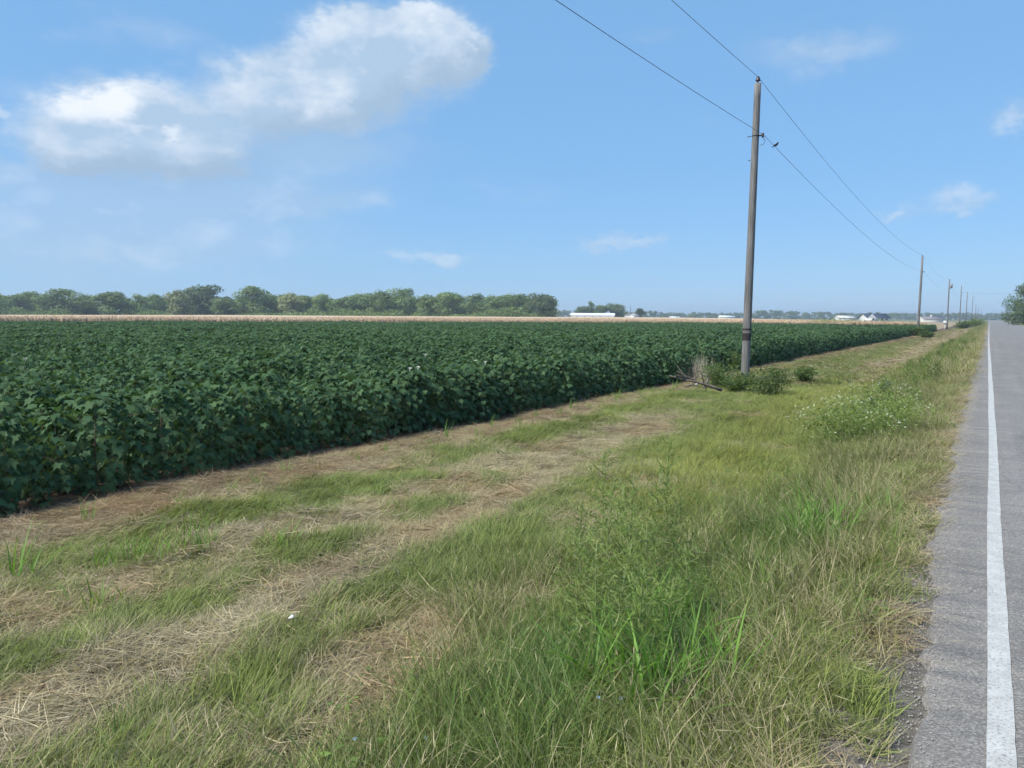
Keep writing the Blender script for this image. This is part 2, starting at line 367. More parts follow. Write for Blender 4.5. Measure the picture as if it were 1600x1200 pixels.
def asphalt_mat():
    m, nt, N, L, b = mat_new('asphalt')
    tc = N.new('ShaderNodeTexCoord')
    def noise(s, d=4, r=.6):
        n = N.new('ShaderNodeTexNoise'); n.inputs['Scale'].default_value = s; n.inputs['Detail'].default_value = d; n.inputs['Roughness'].default_value = r
        L.new(tc.outputs['Object'], n.inputs['Vector']); return n.outputs[0]
    vo = N.new('ShaderNodeTexVoronoi'); vo.inputs['Scale'].default_value = 105; L.new(tc.outputs['Object'], vo.inputs['Vector'])
    cr = N.new('ShaderNodeValToRGB'); L.new(vo.outputs['Color'], cr.inputs[0])
    e = cr.color_ramp.elements; e[0].position = 0; e[0].color = (0.125, 0.118, 0.110, 1); e[1].position = 1; e[1].color = (0.32, 0.30, 0.275, 1)
    k = e.new(.55); k.color = (0.19, 0.179, 0.167, 1)
    big = N.new('ShaderNodeMapRange'); L.new(noise(.9, 5), big.inputs[0]); big.inputs[1].default_value = .3; big.inputs[2].default_value = .7
    big.inputs[3].default_value = .82; big.inputs[4].default_value = 1.12
    # long streaks along the wheel tracks
    mp = N.new('ShaderNodeMapping'); mp.inputs['Scale'].default_value = (1.6, .03, 1); L.new(tc.outputs['Object'], mp.inputs[0])
    st = N.new('ShaderNodeTexNoise'); st.inputs['Scale'].default_value = 2; L.new(mp.outputs[0], st.inputs['Vector'])
    s2 = N.new('ShaderNodeMapRange'); L.new(st.outputs[0], s2.inputs[0]); s2.inputs[3].default_value = .8; s2.inputs[4].default_value = 1.2
    mul = N.new('ShaderNodeMath'); mul.operation = 'MULTIPLY'; L.new(big.outputs[0], mul.inputs[0]); L.new(s2.outputs[0], mul.inputs[1])
    wn = N.new('ShaderNodeTexNoise'); wn.inputs['Scale'].default_value = 3; wn.inputs['Detail'].default_value = 5; L.new(tc.outputs['Object'], wn.inputs['Vector'])
    wa = N.new('ShaderNodeVectorMath'); wa.operation = 'MULTIPLY_ADD'; L.new(wn.outputs['Color'], wa.inputs[0]); wa.inputs[1].default_value = (.35, .35, 0); L.new(tc.outputs['Object'], wa.inputs[2])
    vc = N.new('ShaderNodeTexVoronoi'); vc.feature = 'DISTANCE_TO_EDGE'; vc.inputs['Scale'].default_value = .55; L.new(wa.outputs[0], vc.inputs['Vector'])
    ck = N.new('ShaderNodeMapRange'); L.new(vc.outputs['Distance'], ck.inputs[0]); ck.inputs[1].default_value = .0; ck.inputs[2].default_value = .006; ck.inputs[3].default_value = .68; ck.inputs[4].default_value = 1.0
    mul2 = N.new('ShaderNodeMath'); mul2.operation = 'MULTIPLY'; L.new(mul.outputs[0], mul2.inputs[0]); L.new(ck.outputs[0], mul2.inputs[1])
    hv = N.new('ShaderNodeHueSaturation'); L.new(cr.outputs[0], hv.inputs['Color']); L.new(mul2.outputs[0], hv.inputs['Value'])
    L.new(hv.outputs[0], b.inputs['Base Color'])
    b.inputs['Roughness'].default_value = .8; b.inputs['Specular IOR Level'].default_value = .3
    bp = N.new('ShaderNodeBump'); bp.inputs['Strength'].default_value = .8; bp.inputs['Distance'].default_value = .006
    L.new(vo.outputs['Distance'], bp.inputs['Height']); bp.invert = True; L.new(bp.outputs[0], b.inputs['Normal'])
    return m
M['asphalt'] = asphalt_mat()
def paint_mat():
    m, nt, N, L, b = mat_new('line_paint')
    tc = N.new('ShaderNodeTexCoord')
    n1 = N.new('ShaderNodeTexNoise'); n1.inputs['Scale'].default_value = 60; n1.inputs['Detail'].default_value = 6; n1.inputs['Roughness'].default_value = .7
    L.new(tc.outputs['Object'], n1.inputs['Vector'])
    cr = N.new('ShaderNodeValToRGB'); L.new(n1.outputs[0], cr.inputs[0]); e = cr.color_ramp.elements
    e[0].position = .36; e[0].color = (0.22, 0.22, 0.22, 1); e[1].position = .50; e[1].color = (0.46, 0.455, 0.43, 1)
    n2 = N.new('ShaderNodeTexNoise'); n2.inputs['Scale'].default_value = 7; n2.inputs['Detail'].default_value = 5; L.new(tc.outputs['Object'], n2.inputs['Vector'])
    mr = N.new('ShaderNodeMapRange'); L.new(n2.outputs[0], mr.inputs[0]); mr.inputs[1].default_value = .3; mr.inputs[2].default_value = .65; mr.inputs[3].default_value = .8; mr.inputs[4].default_value = 1.05
    hv = N.new('ShaderNodeHueSaturation'); L.new(cr.outputs[0], hv.inputs['Color']); L.new(mr.outputs[0], hv.inputs['Value'])
    L.new(hv.outputs[0], b.inputs['Base Color']); b.inputs['Roughness'].default_value = .75
    bp = N.new('ShaderNodeBump'); bp.inputs['Strength'].default_value = .5; bp.inputs['Distance'].default_value = .004
    L.new(n1.outputs[0], bp.inputs['Height']); L.new(bp.outputs[0], b.inputs['Normal'])
    return m
M['paint'] = paint_mat()
def ground_mat():
    m, nt, N, L, b = mat_new('ground_soil')
    at = N.new('ShaderNodeAttribute'); at.attribute_name = 'gcol'
    tc = N.new('ShaderNodeTexCoord')
    n1 = N.new('ShaderNodeTexNoise'); n1.inputs['Scale'].default_value = 14; n1.inputs['Detail'].default_value = 8; n1.inputs['Roughness'].default_value = .7
    L.new(tc.outputs['Object'], n1.inputs['Vector'])
    mr = N.new('ShaderNodeMapRange'); L.new(n1.outputs[0], mr.inputs[0]); mr.inputs[1].default_value = .3; mr.inputs[2].default_value = .7; mr.inputs[3].default_value = .55; mr.inputs[4].default_value = 1.4
    hv = N.new('ShaderNodeHueSaturation'); L.new(at.outputs['Color'], hv.inputs['Color']); L.new(mr.outputs[0], hv.inputs['Value'])
    L.new(hv.outputs[0], b.inputs['Base Color']); b.inputs['Roughness'].default_value = .95; b.inputs['Specular IOR Level'].default_value = .1
    bp = N.new('ShaderNodeBump'); bp.inputs['Strength'].default_value = .7; bp.inputs['Distance'].default_value = .03
    L.new(n1.outputs[0], bp.inputs['Height']); L.new(bp.outputs[0], b.inputs['Normal'])
    return m
M['ground'] = ground_mat()
def sorghum_mat():
    m, nt, N, L, b = mat_new('ripe_sorghum')
    at = N.new('ShaderNodeAttribute'); at.attribute_name = 'scol'
    tc = N.new('ShaderNodeTexCoord'); n1 = N.new('ShaderNodeTexNoise'); n1.inputs['Scale'].default_value = 1.2; n1.inputs['Detail'].default_value = 6
    L.new(tc.outputs['Object'], n1.inputs['Vector'])
    mr = N.new('ShaderNodeMapRange'); L.new(n1.outputs[0], mr.inputs[0]); mr.inputs[3].default_value = .65; mr.inputs[4].default_value = 1.3
    hv = N.new('ShaderNodeHueSaturation'); L.new(at.outputs['Color'], hv.inputs['Color']); L.new(mr.outputs[0], hv.inputs['Value'])
    L.new(hv.outputs[0], b.inputs['Base Color']); b.inputs['Roughness'].default_value = .85; b.inputs['Specular IOR Level'].default_value = .1
    return m
M['sorghum'] = sorghum_mat()

# ------------------------------------------------------------------ terrain
_zx = [-3000, -12, -9, -7, -5, -3.6, -2.2, -1.0, -.45, -.30, 7.5, 7.7, 9, 12, 3000]
_zz = [-.30, -.30, -.30, -.27, -.31, -.30, -.21, -.09, -.035, -.06, -.06, -.03, -.15, -.3, -.3]
def zg(x, y):
    x = np.asarray(x, float); y = np.asarray(y, float)
    z = np.interp(x, _zx, _zz)
    verge = sstep(-x, .5, 1.5)*sstep(x, -40, -12)
    return z+verge*(.10*(fbm(x, y*.6, 2.2, 3)-.5)+.05*(vnoise(x, y, .5, 9)-.5))
def zgf(x, y): return float(zg(x, y))
def cotton_edge(y): return -8.25+.012*np.maximum(0, np.asarray(y, float)-10)+.12*(vnoise(y, 0*np.asarray(y, float), 3., 4)-.5)

# how dry (straw) and how green the verge is, in real patches and mower swaths
def dryness(x, y):
    w = x+.38*(fbm(x, y*.35, 2.6, 21)-.5)*2
    d = np.zeros_like(np.asarray(x, float))
    edge = cotton_edge(y)
    d = np.maximum(d, .95*sstep(w-edge, 1.7, .6)*(1-.55*sstep(y, 12, 20)))                     # thatch along the crop
    d = np.maximum(d, .9*np.exp(-((w+3.85+.12*np.minimum(y, 10))/.33)**2)*(1-.75*sstep(y, 7, 11)))        # windrow of cut grass
    d = np.maximum(d, .98*np.exp(-((w+2.75)/.48)**4)*np.exp(-((y-3.4)/1.2)**2))
    d = np.maximum(d, .8*np.exp(-((w+5.5)/.8)**2)*np.exp(-((y-12.5)/3.2)**2))
    d = np.maximum(d, .5*np.exp(-((w+5.6)/.8)**2)*(1-.7*sstep(y, 14, 20)))
    d = np.maximum(d, .75*np.exp(-((w+3.6)/.9)**2)*sstep(y, 22, 40))
    d = np.maximum(d, .55*sstep(w, -.75, -.40))                       # parched road edge
    n = fbm(x, y, .9, 31)
    d = np.maximum(d, .16*sstep(-x, 2.4, 3.4)*(1-.7*sstep(y, 7, 12)))
    d = d+.85*(n-.5)+.75*(fbm(x, y, .34, 37)-.5)+.09
    return np.clip(d, 0, 1)
def axis(segs):
    out = []
    for a, b, s in segs: out.append(np.arange(a, b, s))
    return np.unique(np.round(np.concatenate(out), 4))
gx = axis([(-2600, -300, 150), (-300, -40, 20), (-40, -9.2, 2), (-9.2, .2, .16), (.2, 9, .6), (9, 60, 6), (60, 2600, 200)])
gy = axis([(-400, -20, 60), (-20, 0, 2), (0, 30, .2), (30, 80, .8), (80, 320, 6), (320, 4000, 130)])
GX, GY = np.meshgrid(gx, gy)
GZ = zg(GX, GY)
def grid_faces(nx, ny):
    i, j = np.meshgrid(np.arange(ny-1), np.arange(nx-1), indexing='ij')
    a = i*nx+j
    return np.stack([a, a+1, a+1+nx, a+nx], -1).reshape(-1, 4)
dr = dryness(GX.ravel(), GY.ravel())[:, None]
soil = np.array([.135, .10, .07]); straw = np.array([.17, .13, .082]); green = np.array([.05, .058, .024])
gc = green*(1-dr)+straw*dr
shoulder = (GX.ravel() > -.62)[:, None] & (GX.ravel() < 9)[:, None]
gc = np.where(shoulder, np.array([.15, .135, .115]), gc)
inc = (GX.ravel() < cotton_edge(GY.ravel())+.12)[:, None]
gc = np.where(inc, soil*.8, gc)
far_f = np.array([.30, .235, .15])
dd, ss = depth_side(GX.ravel(), GY.ravel())
gc = np.where(((dd > 130) & (dd < 420) & (GX.ravel() < -8))[:, None], far_f, gc)
gc = np.where((dd >= 420)[:, None], np.array([.15, .16, .075]), gc)
go = link('ground', make_mesh('ground', np.c_[GX.ravel(), GY.ravel(), GZ.ravel()], grid_faces(len(gx), len(gy)), M['ground'], cols={'gcol': gc}, smooth=True))
tag(go, kind='structure')

# ------------------------------------------------------------------ road
ry = axis([(-60, 0, 1), (0, 30, .03), (30, 140, .6), (140, 1500, 10)])
edge = -.165-.09*sstep(ry, 3.5, 7)-.05*sstep(ry, 7, 12)+.05*(vnoise(ry, ry*0, .9, 2)-.5)*2+.05*(vnoise(ry, ry*0, .22, 5)-.5)*2+.035*(vnoise(ry, ry*0, .09, 6)-.5)*2+.05*np.maximum(0, vnoise(ry, ry*0, .16, 7)-.6) 
cols_x = [None, None, .6, 2.0, 3.7, 5.5, 7.2, 7.55, 7.6]
V = []
for k, cx in enumerate(cols_x):
    if k == 0: x = edge-.03; z = np.full_like(ry, -.075)
    elif k == 1: x = edge; z = np.full_like(ry, -.012)
    elif k == 8: x = np.full_like(ry, cx); z = np.full_like(ry, -.08)
    else:
        x = np.full_like(ry, cx); z = np.full_like(ry, .02*(1-((cx-3.7)/3.9)**2)-.004)
    V.append(np.c_[x, ry, z])
V = np.stack(V, 1).reshape(-1, 3)
tag(link('road', make_mesh('road', V, grid_faces(len(cols_x), len(ry)), M['asphalt'], smooth=False)), kind='structure')
# painted edge line, slightly wavering
ly = axis([(-60, 0, 1), (0, 40, .1), (40, 140, .8), (140, 1500, 10)])
wob = .005*(vnoise(ly, ly*0, 3.1, 8)-.5)*2
jl = .003*(vnoise(ly, ly*0, .13, 11)-.5)*2; jr = .003*(vnoise(ly, ly*0, .13, 12)-.5)*2
def road_z(x):
    if np.ndim(x): return np.array([road_z(float(t)) for t in x])
    xs = [-.27, .6, 2., 3.7, 5.5, 7.2]; zs = [-.012]+[.02*(1-((c-3.7)/3.9)**2)-.004 for c in xs[1:]]
    return float(np.interp(x, xs, zs))
xl = .078+wob+jl - .09*sstep(ly, 10, 80); xr = .180+wob+jr - .09*sstep(ly, 10, 80)
V = np.stack([np.c_[xl, ly, road_z(xl)+.004], np.c_[xr, ly, road_z(xr)+.004]], 1).reshape(-1, 3)
lo = link('edge_line', make_mesh('edge_line', V, grid_faces(2, len(ly)), M['paint'])); tag(lo, kind='structure')

# ------------------------------------------------------------------ instancing for uncountable growth
def scatter(name, sources, P, rot, scl, idx, tint=None, dry=None, label=None, cat=None):
    me = bpy.data.meshes.new(name); P = np.asarray(P, np.float32)
    me.vertices.add(len(P)); me.vertices.foreach_set('co', P.ravel())
    def at(n, t, v, key):
        a = me.attributes.new(n, t, 'POINT'); a.data.foreach_set(key, np.asarray(v).ravel())
    at('rot', 'FLOAT_VECTOR', np.asarray(rot, np.float32), 'vector')
    at('scl', 'FLOAT_VECTOR', np.asarray(scl, np.float32), 'vector')
    at('idx', 'INT', np.asarray(idx, np.int32), 'value')
    if tint is not None:
        t4 = np.ones((len(P), 4), np.float32); t4[:, :3] = tint; at('tint', 'FLOAT_COLOR', t4, 'color')
    if dry is not None: at('dry', 'FLOAT', np.asarray(dry, np.float32), 'value')
    c = bpy.data.collections.new(name+'_sources')
    for i, s in enumerate(sources):
        c.objects.link(bpy.data.objects.new('%s_source_%02d' % (name, i), s))
    o = link(name, me)
    g = bpy.data.node_groups.new(name, 'GeometryNodeTree')
    g.interface.new_socket('Geometry', in_out='INPUT', socket_type='NodeSocketGeometry')
    g.interface.new_socket('Geometry', in_out='OUTPUT', socket_type='NodeSocketGeometry')
    N, L = g.nodes, g.links
    gi = N.new('NodeGroupInput'); goo = N.new('NodeGroupOutput')
    ci = N.new('GeometryNodeCollectionInfo'); ci.inputs['Collection'].default_value = c
    ci.inputs['Separate Children'].default_value = True; ci.inputs['Reset Children'].default_value = True
    ip = N.new('GeometryNodeInstanceOnPoints'); ip.inputs['Pick Instance'].default_value = True
    def na(n, t):
        a = N.new('GeometryNodeInputNamedAttribute'); a.data_type = t; a.inputs['Name'].default_value = n
        return a.outputs[0]
    e2r = N.new('FunctionNodeEulerToRotation'); L.new(na('rot', 'FLOAT_VECTOR'), e2r.inputs[0])
    L.new(gi.outputs[0], ip.inputs['Points']); L.new(ci.outputs[0], ip.inputs['Instance'])
    L.new(na('idx', 'INT'), ip.inputs['Instance Index']); L.new(e2r.outputs[0], ip.inputs['Rotation'])
    L.new(na('scl', 'FLOAT_VECTOR'), ip.inputs['Scale']); L.new(ip.outputs[0], goo.inputs[0])
    md = o.modifiers.new('scatter', 'NODES'); md.node_group = g
    tag(o, label, cat, kind='stuff')
    return o

def blades(n, radius, len_, wid, lean, curl, comb=0.0, seed=0, seg=4, flat=0.0, heads=0.0):
    """arching grass blades; comb 0..1 = how far all lean to +Y. returns V, faces, bl, bd"""
    r = np.random.default_rng(seed)
    rr = radius*np.sqrt(r.random(n)); ra = r.random(n)*2*math.pi
    root = np.c_[rr*np.cos(ra), rr*np.sin(ra), np.full(n, -.015)]
    az = r.random(n)*2*math.pi
    dx = np.cos(az)*(1-comb); dy = np.sin(az)*(1-comb)+comb
    nn = np.hypot(dx, dy)+1e-9; dx /= nn; dy /= nn
    Ln = r.uniform(*len_, n); W = r.uniform(*wid, n); a0 = r.uniform(*lean, n); a1 = a0+r.uniform(*curl, n)
    tw = r.uniform(-.8, .8, n)
    P = root.copy(); VV = []
    side = np.c_[-dy, dx, np.zeros(n)]
    side = side*np.cos(tw)[:, None]+np.c_[np.zeros(n), np.zeros(n), np.sin(tw)]
    for s in range(seg+1):
        t = s/seg
        w = W*(1-t**1.6)*.5*(1 if s < seg else 0)+1e-5
        a = a0+(a1-a0)*t
        if s: P = P+np.c_[dx*np.sin(a), dy*np.sin(a), np.cos(a)]*(Ln/seg)[:, None]
        PP = P.copy(); PP[:, 2] = np.maximum(PP[:, 2], .004+flat*r.random(n)*.02)
        if s < seg: VV += [PP-side*w[:, None], PP+side*w[:, None]]
        else: VV += [PP]
    k = 2*seg+1
    V = np.stack(VV, 1).reshape(-1, 3)
    b = np.arange(n)*k
    Q = np.concatenate([np.stack([b+2*s, b+2*s+1, b+2*s+3, b+2*s+2], -1) for s in range(seg-1)])
    T = np.stack([b+2*seg-2, b+2*seg-1, b+2*seg], -1)
    bl = np.repeat(r.random(n), k); bd = np.repeat(r.random(n), k)
    faces = [Q, T]
    if heads > 0:        # slim seed heads at some tips
        m = int(n*heads); tip = P[:m]
        d = np.c_[dx[:m]*np.sin(a1[:m]), dy[:m]*np.sin(a1[:m]), np.cos(a1[:m])]
        hl = r.uniform(.04, .09, m)[:, None]; hw = r.uniform(.0016, .003, m)[:, None]
        sd = np.cross(d, np.array([0, 0, 1.])); sd /= np.linalg.norm(sd, axis=1)[:, None]+1e-9
        A = tip-d*hl*.3; B = tip+d*hl*.2+sd*hw; C = tip+d*hl; E_ = tip+d*hl*.2-sd*hw
        n0 = len(V); V = np.concatenate([V, np.stack([A, B, C, E_], 1).reshape(-1, 3)])
        faces[0] = np.concatenate([faces[0], n0+np.arange(m*4).reshape(-1, 4)])
        bl = np.concatenate([bl, np.full(m*4, .9)]); bd = np.concatenate([bd, np.full(m*4, .05)])
    return V, faces, bl, bd
def blade_mesh(name, mat, *a, **k):
    V, F, bl, bd = blades(*a, **k)
    return make_mesh(name, V, F, mat, attrs={'bl': bl, 'bd': bd})

def jitter_points(x0, x1, y0, y1, dens, seed):
    r = np.random.default_rng(seed); n = int((x1-x0)*(y1-y0)*dens)
    return np.c_[r.uniform(x0, x1, n), r.uniform(y0, y1, n)], r
def visible(x, y, margin=.6):
    d, s = depth_side(x, y)
    return (d > 1.2) & (np.abs(s) < d*.70+margin)

# ---- mown grass
short = [blade_mesh('grass_clump', M['grass'], 42, .085, (.09, .25), (.0034, .0062), (.1, .7), (.3, 1.3), comb=c, seed=10+i) for i, c in enumerate((.25, .5, .5, .7))]
short_far = [blade_mesh('grass_clump', M['grass'], 46, .26, (.10, .24), (.007, .013), (.1, .7), (.3, 1.2), comb=.4, seed=20+i, seg=3) for i in range(3)]
parts = []
for (y0, y1, dens, far) in ((.6, 6, 185, 0), (6, 12, 145, 0), (12, 24, 85, 0), (24, 70, 15, 1), (70, 200, 3.5, 1)):
    p, r = jitter_points(-8.6, -.29, y0, y1, dens, int(y0*10)+1)
    x, y = p[:, 0], p[:, 1]
    d = dryness(x, y)
    edge_ = cotton_edge(y)
    keep = visible(x, y) & (x > edge_+.25)
    keep &= r.random(len(x)) < np.where(d > .55, .36, 1.0)
    keep &= r.random(len(x)) < np.where(x > -.6, .45, 1.0)
    x, y, d = x[keep], y[keep], d[keep]
    parts.append((x, y, d, np.full(len(x), far)))
X = np.concatenate([q[0] for q in parts]); Y = np.concatenate([q[1] for q in parts]); Dr = np.concatenate([q[2] for q in parts]); Fa = np.concatenate([q[3] for q in parts])
n = len(X); r = np.random.default_rng(3)
hgt = (.36+.68*fbm(X, Y, .8, 41))*(1-.5*Dr)*(1+.35*sstep(X, -4.4, -3.2)*sstep(-X, 2.0, 2.6))*r.uniform(.8, 1.2, n)
ang = .9*(fbm(X, Y, 1.1, 51)-.5)*2*math.pi*.6+r.normal(0, .6, n)
lush = fbm(X, Y, 1.6, 61)
yel = fbm(X, Y, 2.4, 71)*.6+.55*np.exp(-((X+3.4)/1.3)**2)*sstep(Y, 6, 10)
tint = np.stack([.84+.36*yel, .92+.16*yel, .80+.2*lush], 1)*(.74+.36*lush)[:, None]*r.uniform(.70, 1.28, n)[:, None]
idx = np.where(Fa > 0, 4+r.integers(0, 3, n), r.integers(0, 4, n))
scatter('mown_grass', short+short_far, np.c_[X, Y, zg(X, Y)], np.c_[r.normal(0, .06, n), r.normal(0, .06, n), ang], np.c_[np.full(n, 1.0), np.full(n, 1.0), hgt*1.0]*r.uniform(.85, 1.2, n)[:, None],
        idx, tint, np.clip(.05+.8*sstep(Dr, .25, .8), 0, 1), 'short green and yellowing mown grass covering the road verge', 'grass')
n_mown = n
# ---- straw thatch
that = [blade_mesh('thatch_tuft', M['thatch'], 34, .14, (.10, .32), (.0025, .005), (1.15, 1.5), (-.1, .5), comb=c, seed=30+i, seg=3, flat=1.0) for i, c in enumerate((0, .3, .6, 0))]
that.append(blade_mesh('thatch_tuft', M['thatch'], 18, .22, (.15, .36), (.0035, .0065), (1.3, 1.55), (-.05, .2), comb=.2, seed=36, seg=3, flat=1.5))
that.append(blade_mesh('thatch_tuft', M['thatch'], 30, .35, (.2, .5), (.008, .016), (1.2, 1.5), (-.1, .3), comb=.2, seed=37, seg=2, flat=1.0))
parts = []
for (y0, y1, dens, far) in ((.6, 8, 95, 0), (8, 24, 48, 0), (24, 160, 6, 1)):
    p, r = jitter_points(-9.0, -.34, y0, y1, dens, int(y0*10)+77)
    x, y = p[:, 0], p[:, 1]; d = dryness(x, y)
    keep = visible(x, y) & (r.random(len(x)) < sstep(d, .18, .62)) & (x > cotton_edge(y)+.12)
    parts.append((x[keep], y[keep], np.full(keep.sum(), far)))
X = np.concatenate([q[0] for q in parts]); Y = np.concatenate([q[1] for q in parts]); Fa = np.concatenate([q[2] for q in parts])
n = len(X); r = np.random.default_rng(4)
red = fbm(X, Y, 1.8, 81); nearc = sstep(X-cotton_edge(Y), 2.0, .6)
brn = sstep(fbm(X, Y, .7, 95), .45, .7)
tint = np.stack([1.0-.06*brn, .98-.16*brn, .97-.24*brn], 1)*(.62+.50*fbm(X, Y, .5, 91))[:, None]*r.uniform(.72, 1.18, n)[:, None]
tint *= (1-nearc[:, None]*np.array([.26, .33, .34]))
idx = np.where(Fa > 0, 5, np.where(r.random(n) < .04+.25*nearc, 4, r.integers(0, 4, n)))
scatter('dry_grass_thatch', that, np.c_[X, Y, zg(X, Y)+.01], np.c_[r.normal(0, .08, n), r.normal(0, .08, n), r.random(n)*6.28], np.repeat(r.uniform(.7, 1.25, n)[:, None], 3, 1),
        idx, tint, np.zeros(n), 'dry straw and cut grass lying in swaths on the verge', 'straw')
# ---- tall unmown grass beside the road
tall = [blade_mesh('tall_grass', M['grass'], 34, .10, (.25, .50), (.003, .0055), (.05, .5), (.5, 1.5), comb=c, seed=40+i, seg=5, heads=.07) for i, c in enumerate((.2, .4, .5, .1))]
tall += [blade_mesh('tall_grass', M['grass'], 40, .28, (.28, .55), (.008, .014), (.05, .5), (.4, 1.2), comb=.2, seed=46+i, seg=3) for i in range(2)]
parts = []
for (y0, y1, dens, far) in ((1.0, 7, 72, 0), (7, 14, 60, 0), (14, 26, 42, 0), (26, 80, 11, 1), (80, 330, 3, 1)):
    p, r = jitter_points(-3.2, -.36, y0, y1, dens, int(y0*10)+177)
    x, y = p[:, 0], p[:, 1]
    lim = -2.05-.75*np.exp(-((y-4.8)/1.6)**2)+.8*(fbm(x*0, y, 2.2, 101)-.5)*2+.45*sstep(5.5, y, y+1)*0
    wgt = sstep(x, lim-.35, lim+.25)*sstep(-x, .34, .62)
    keep = visible(x, y) & (r.random(len(x)) < wgt*(.45+.55*fbm(x, y, .8, 111)))
    parts.append((x[keep], y[keep], np.full(keep.sum(), far)))
X = np.concatenate([q[0] for q in parts]); Y = np.concatenate([q[1] for q in parts]); Fa = np.concatenate([q[2] for q in parts])
n = len(X); r = np.random.default_rng(5)
hh = (.55+.7*fbm(X, Y, 1.4, 121))*(.55+.45*sstep(-X, .5, 1.1))
g = fbm(X, Y, 1.1, 131); kh = .35*sstep(X, -1.3, -.6)
lushc = np.exp(-((X+1.55)/.55)**2-((Y-3.9)/1.3)**2)+.8*np.exp(-((X+1.3)/.5)**2-((Y-6.6)/.8)**2)
tint = np.stack([.86+.22*g+.25*kh-.30*lushc, .92+.14*g+.10*lushc, .82+.1*g], 1)*(.60+.40*fbm(X, Y, .6, 141))[:, None]*r.uniform(.75, 1.22, n)[:, None]
idx = np.where(Fa > 0, 4+r.integers(0, 2, n), r.integers(0, 4, n))
scatter('tall_roadside_grass', tall, np.c_[X, Y, zg(X, Y)], np.c_[r.normal(0, .08, n), r.normal(0, .08, n), r.normal(.8, .9, n)], np.c_[np.ones(n), np.ones(n), hh*1.05]*r.uniform(.85, 1.15, n)[:, None],
        idx, tint, np.clip(.17+.55*kh*1.6+.35*(fbm(X, Y, .7, 151)-.35)-.25*lushc, 0, .85), 'tall green and khaki uncut grass along the asphalt edge', 'grass')
# ---- coarse broad blades and low broad leaves mixed through
M['coarse'] = foliage('coarse_blades', (0.11, 0.20, 0.045), (0.22, 0.33, 0.085), instancer=True, trans=.4)
coarse = [blade_mesh('coarse_tuft', M['coarse'], 11, .05, (.2, .48), (.007, .014), (.05, .55), (.3, 1.2), comb=c, seed=60+i, seg=5) for i, c in enumerate((0, .3, .3))]
def rosette(seed):
    r = np.random.default_rng(seed); VV, FF, bl, n0 = [], [], [], 0
    for k in range(16):
        a = k*2.4+r.normal(0, .3); h0 = r.uniform(.02, .14); rad = r.uniform(.02, .09); t = r.uniform(-.1, .6); s = r.uniform(.03, .06)
        V0 = np.array([[0, 0, 0], [.32, .35, .05], [.26, .75, .02], [0, 1, -.08], [-.26, .75, .02], [-.32, .35, .05]])*s
        y_ = np.array([math.cos(a)*math.cos(t), math.sin(a)*math.cos(t), -math.sin(t)]); x_ = np.array([-math.sin(a), math.cos(a), 0]); z_ = np.cross(x_, y_)
        VV.append(V0@np.stack([x_, y_, z_])+np.array([rad*math.cos(a), rad*math.sin(a), h0])); FF += [[n0, n0+1, n0+2, n0+3], [n0, n0+3, n0+4, n0+5]]; n0 += 6; bl.append(np.full(6, r.random()))
    bl = np.concatenate(bl)
    return make_mesh('rosette', np.concatenate(VV), np.array(FF), M['coarse'], attrs={'bl': bl, 'bd': np.ones(len(bl))})
coarse += [rosette(70+i) for i in range(3)]
p, r = jitter_points(-8.0, -.45, .8, 26, 16, 555)
x, y = p[:, 0], p[:, 1]; d = dryness(x, y)
keep = visible(x, y) & (x > cotton_edge(y)+.5) & (r.random(len(x)) < np.where(x > -2.6, .8, .28)*(1-.6*d)*sstep(fbm(x, y, 1.2, 557), .35, .6))
x, y, d = x[keep], y[keep], d[keep]; n = len(x)
kind_ = np.where(r.random(n) < .55, r.integers(0, 3, n), 3+r.integers(0, 3, n))
scatter('verge_weeds', coarse, np.c_[x, y, zg(x, y)], np.c_[r.normal(0, .1, n), r.normal(0, .1, n), r.random(n)*6.28], np.repeat((r.uniform(.6, 1.15, n)*np.where(x > -2.6, 1, .6))[:, None], 3, 1), kind_,
        np.repeat(r.uniform(.75, 1.1, n)[:, None], 3, 1), np.clip(d*.4-.05, 0, 1), 'coarse blades and small broad leaves mixed through the verge grass', 'weeds')
# ---- grass on the far side of the road, near the big tree
p, r = jitter_points(7.7, 22, 90, 420, .9, 900)
n = len(p)
scatter('far_verge_grass', [tall[4], tall[5]], np.c_[p[:, 0], p[:, 1], zg(p[:, 0], p[:, 1])], np.c_[np.zeros((n, 2)), r.random(n)*6.28], np.c_[np.full((n, 2), 1.6), r.uniform(.5, 1.0, n)],
        r.integers(0, 2, n), np.tile([1.1, 1.05, .9], (n, 1)), np.full(n, .3), 'grass strip beyond the far edge of the asphalt road', 'grass')
# ---- gravel along the broken asphalt edge
def stone_mesh(seed):
    r = np.random.default_rng(seed)
    V = np.array([[1, 0, 0], [-1, 0, 0], [0, 1, 0], [0, -1, 0], [0, 0, 1], [0, 0, -.6]], float)*r.uniform(.6, 1.2, (6, 1))
    F = [[0, 2, 4], [2, 1, 4], [1, 3, 4], [3, 0, 4], [2, 0, 5], [1, 2, 5], [3, 1, 5], [0, 3, 5]]
    return make_mesh('stone', V, np.array(F), M['gravel'])
p, r = jitter_points(-.62, -.02, 1.5, 24, 5200, 333)
x, y = p[:, 0], p[:, 1]
keep = r.random(len(x)) < np.exp(-((x+.28)/.12)**2)*.95+.03
x, y = x[keep], y[keep]; n = len(x)
z = np.where(x > np.interp(y, ry, edge)+.01, road_z(x)+.002, zg(x, y)+.006)
scatter('edge_gravel', [stone_mesh(i) for i in range(4)], np.c_[x, y, z], r.random((n, 3))*6.28, np.repeat((.002+.008*r.random(n)**3)[:, None], 3, 1), r.integers(0, 4, n), None, None,
        'loose grey gravel along the broken asphalt edge', 'gravel')

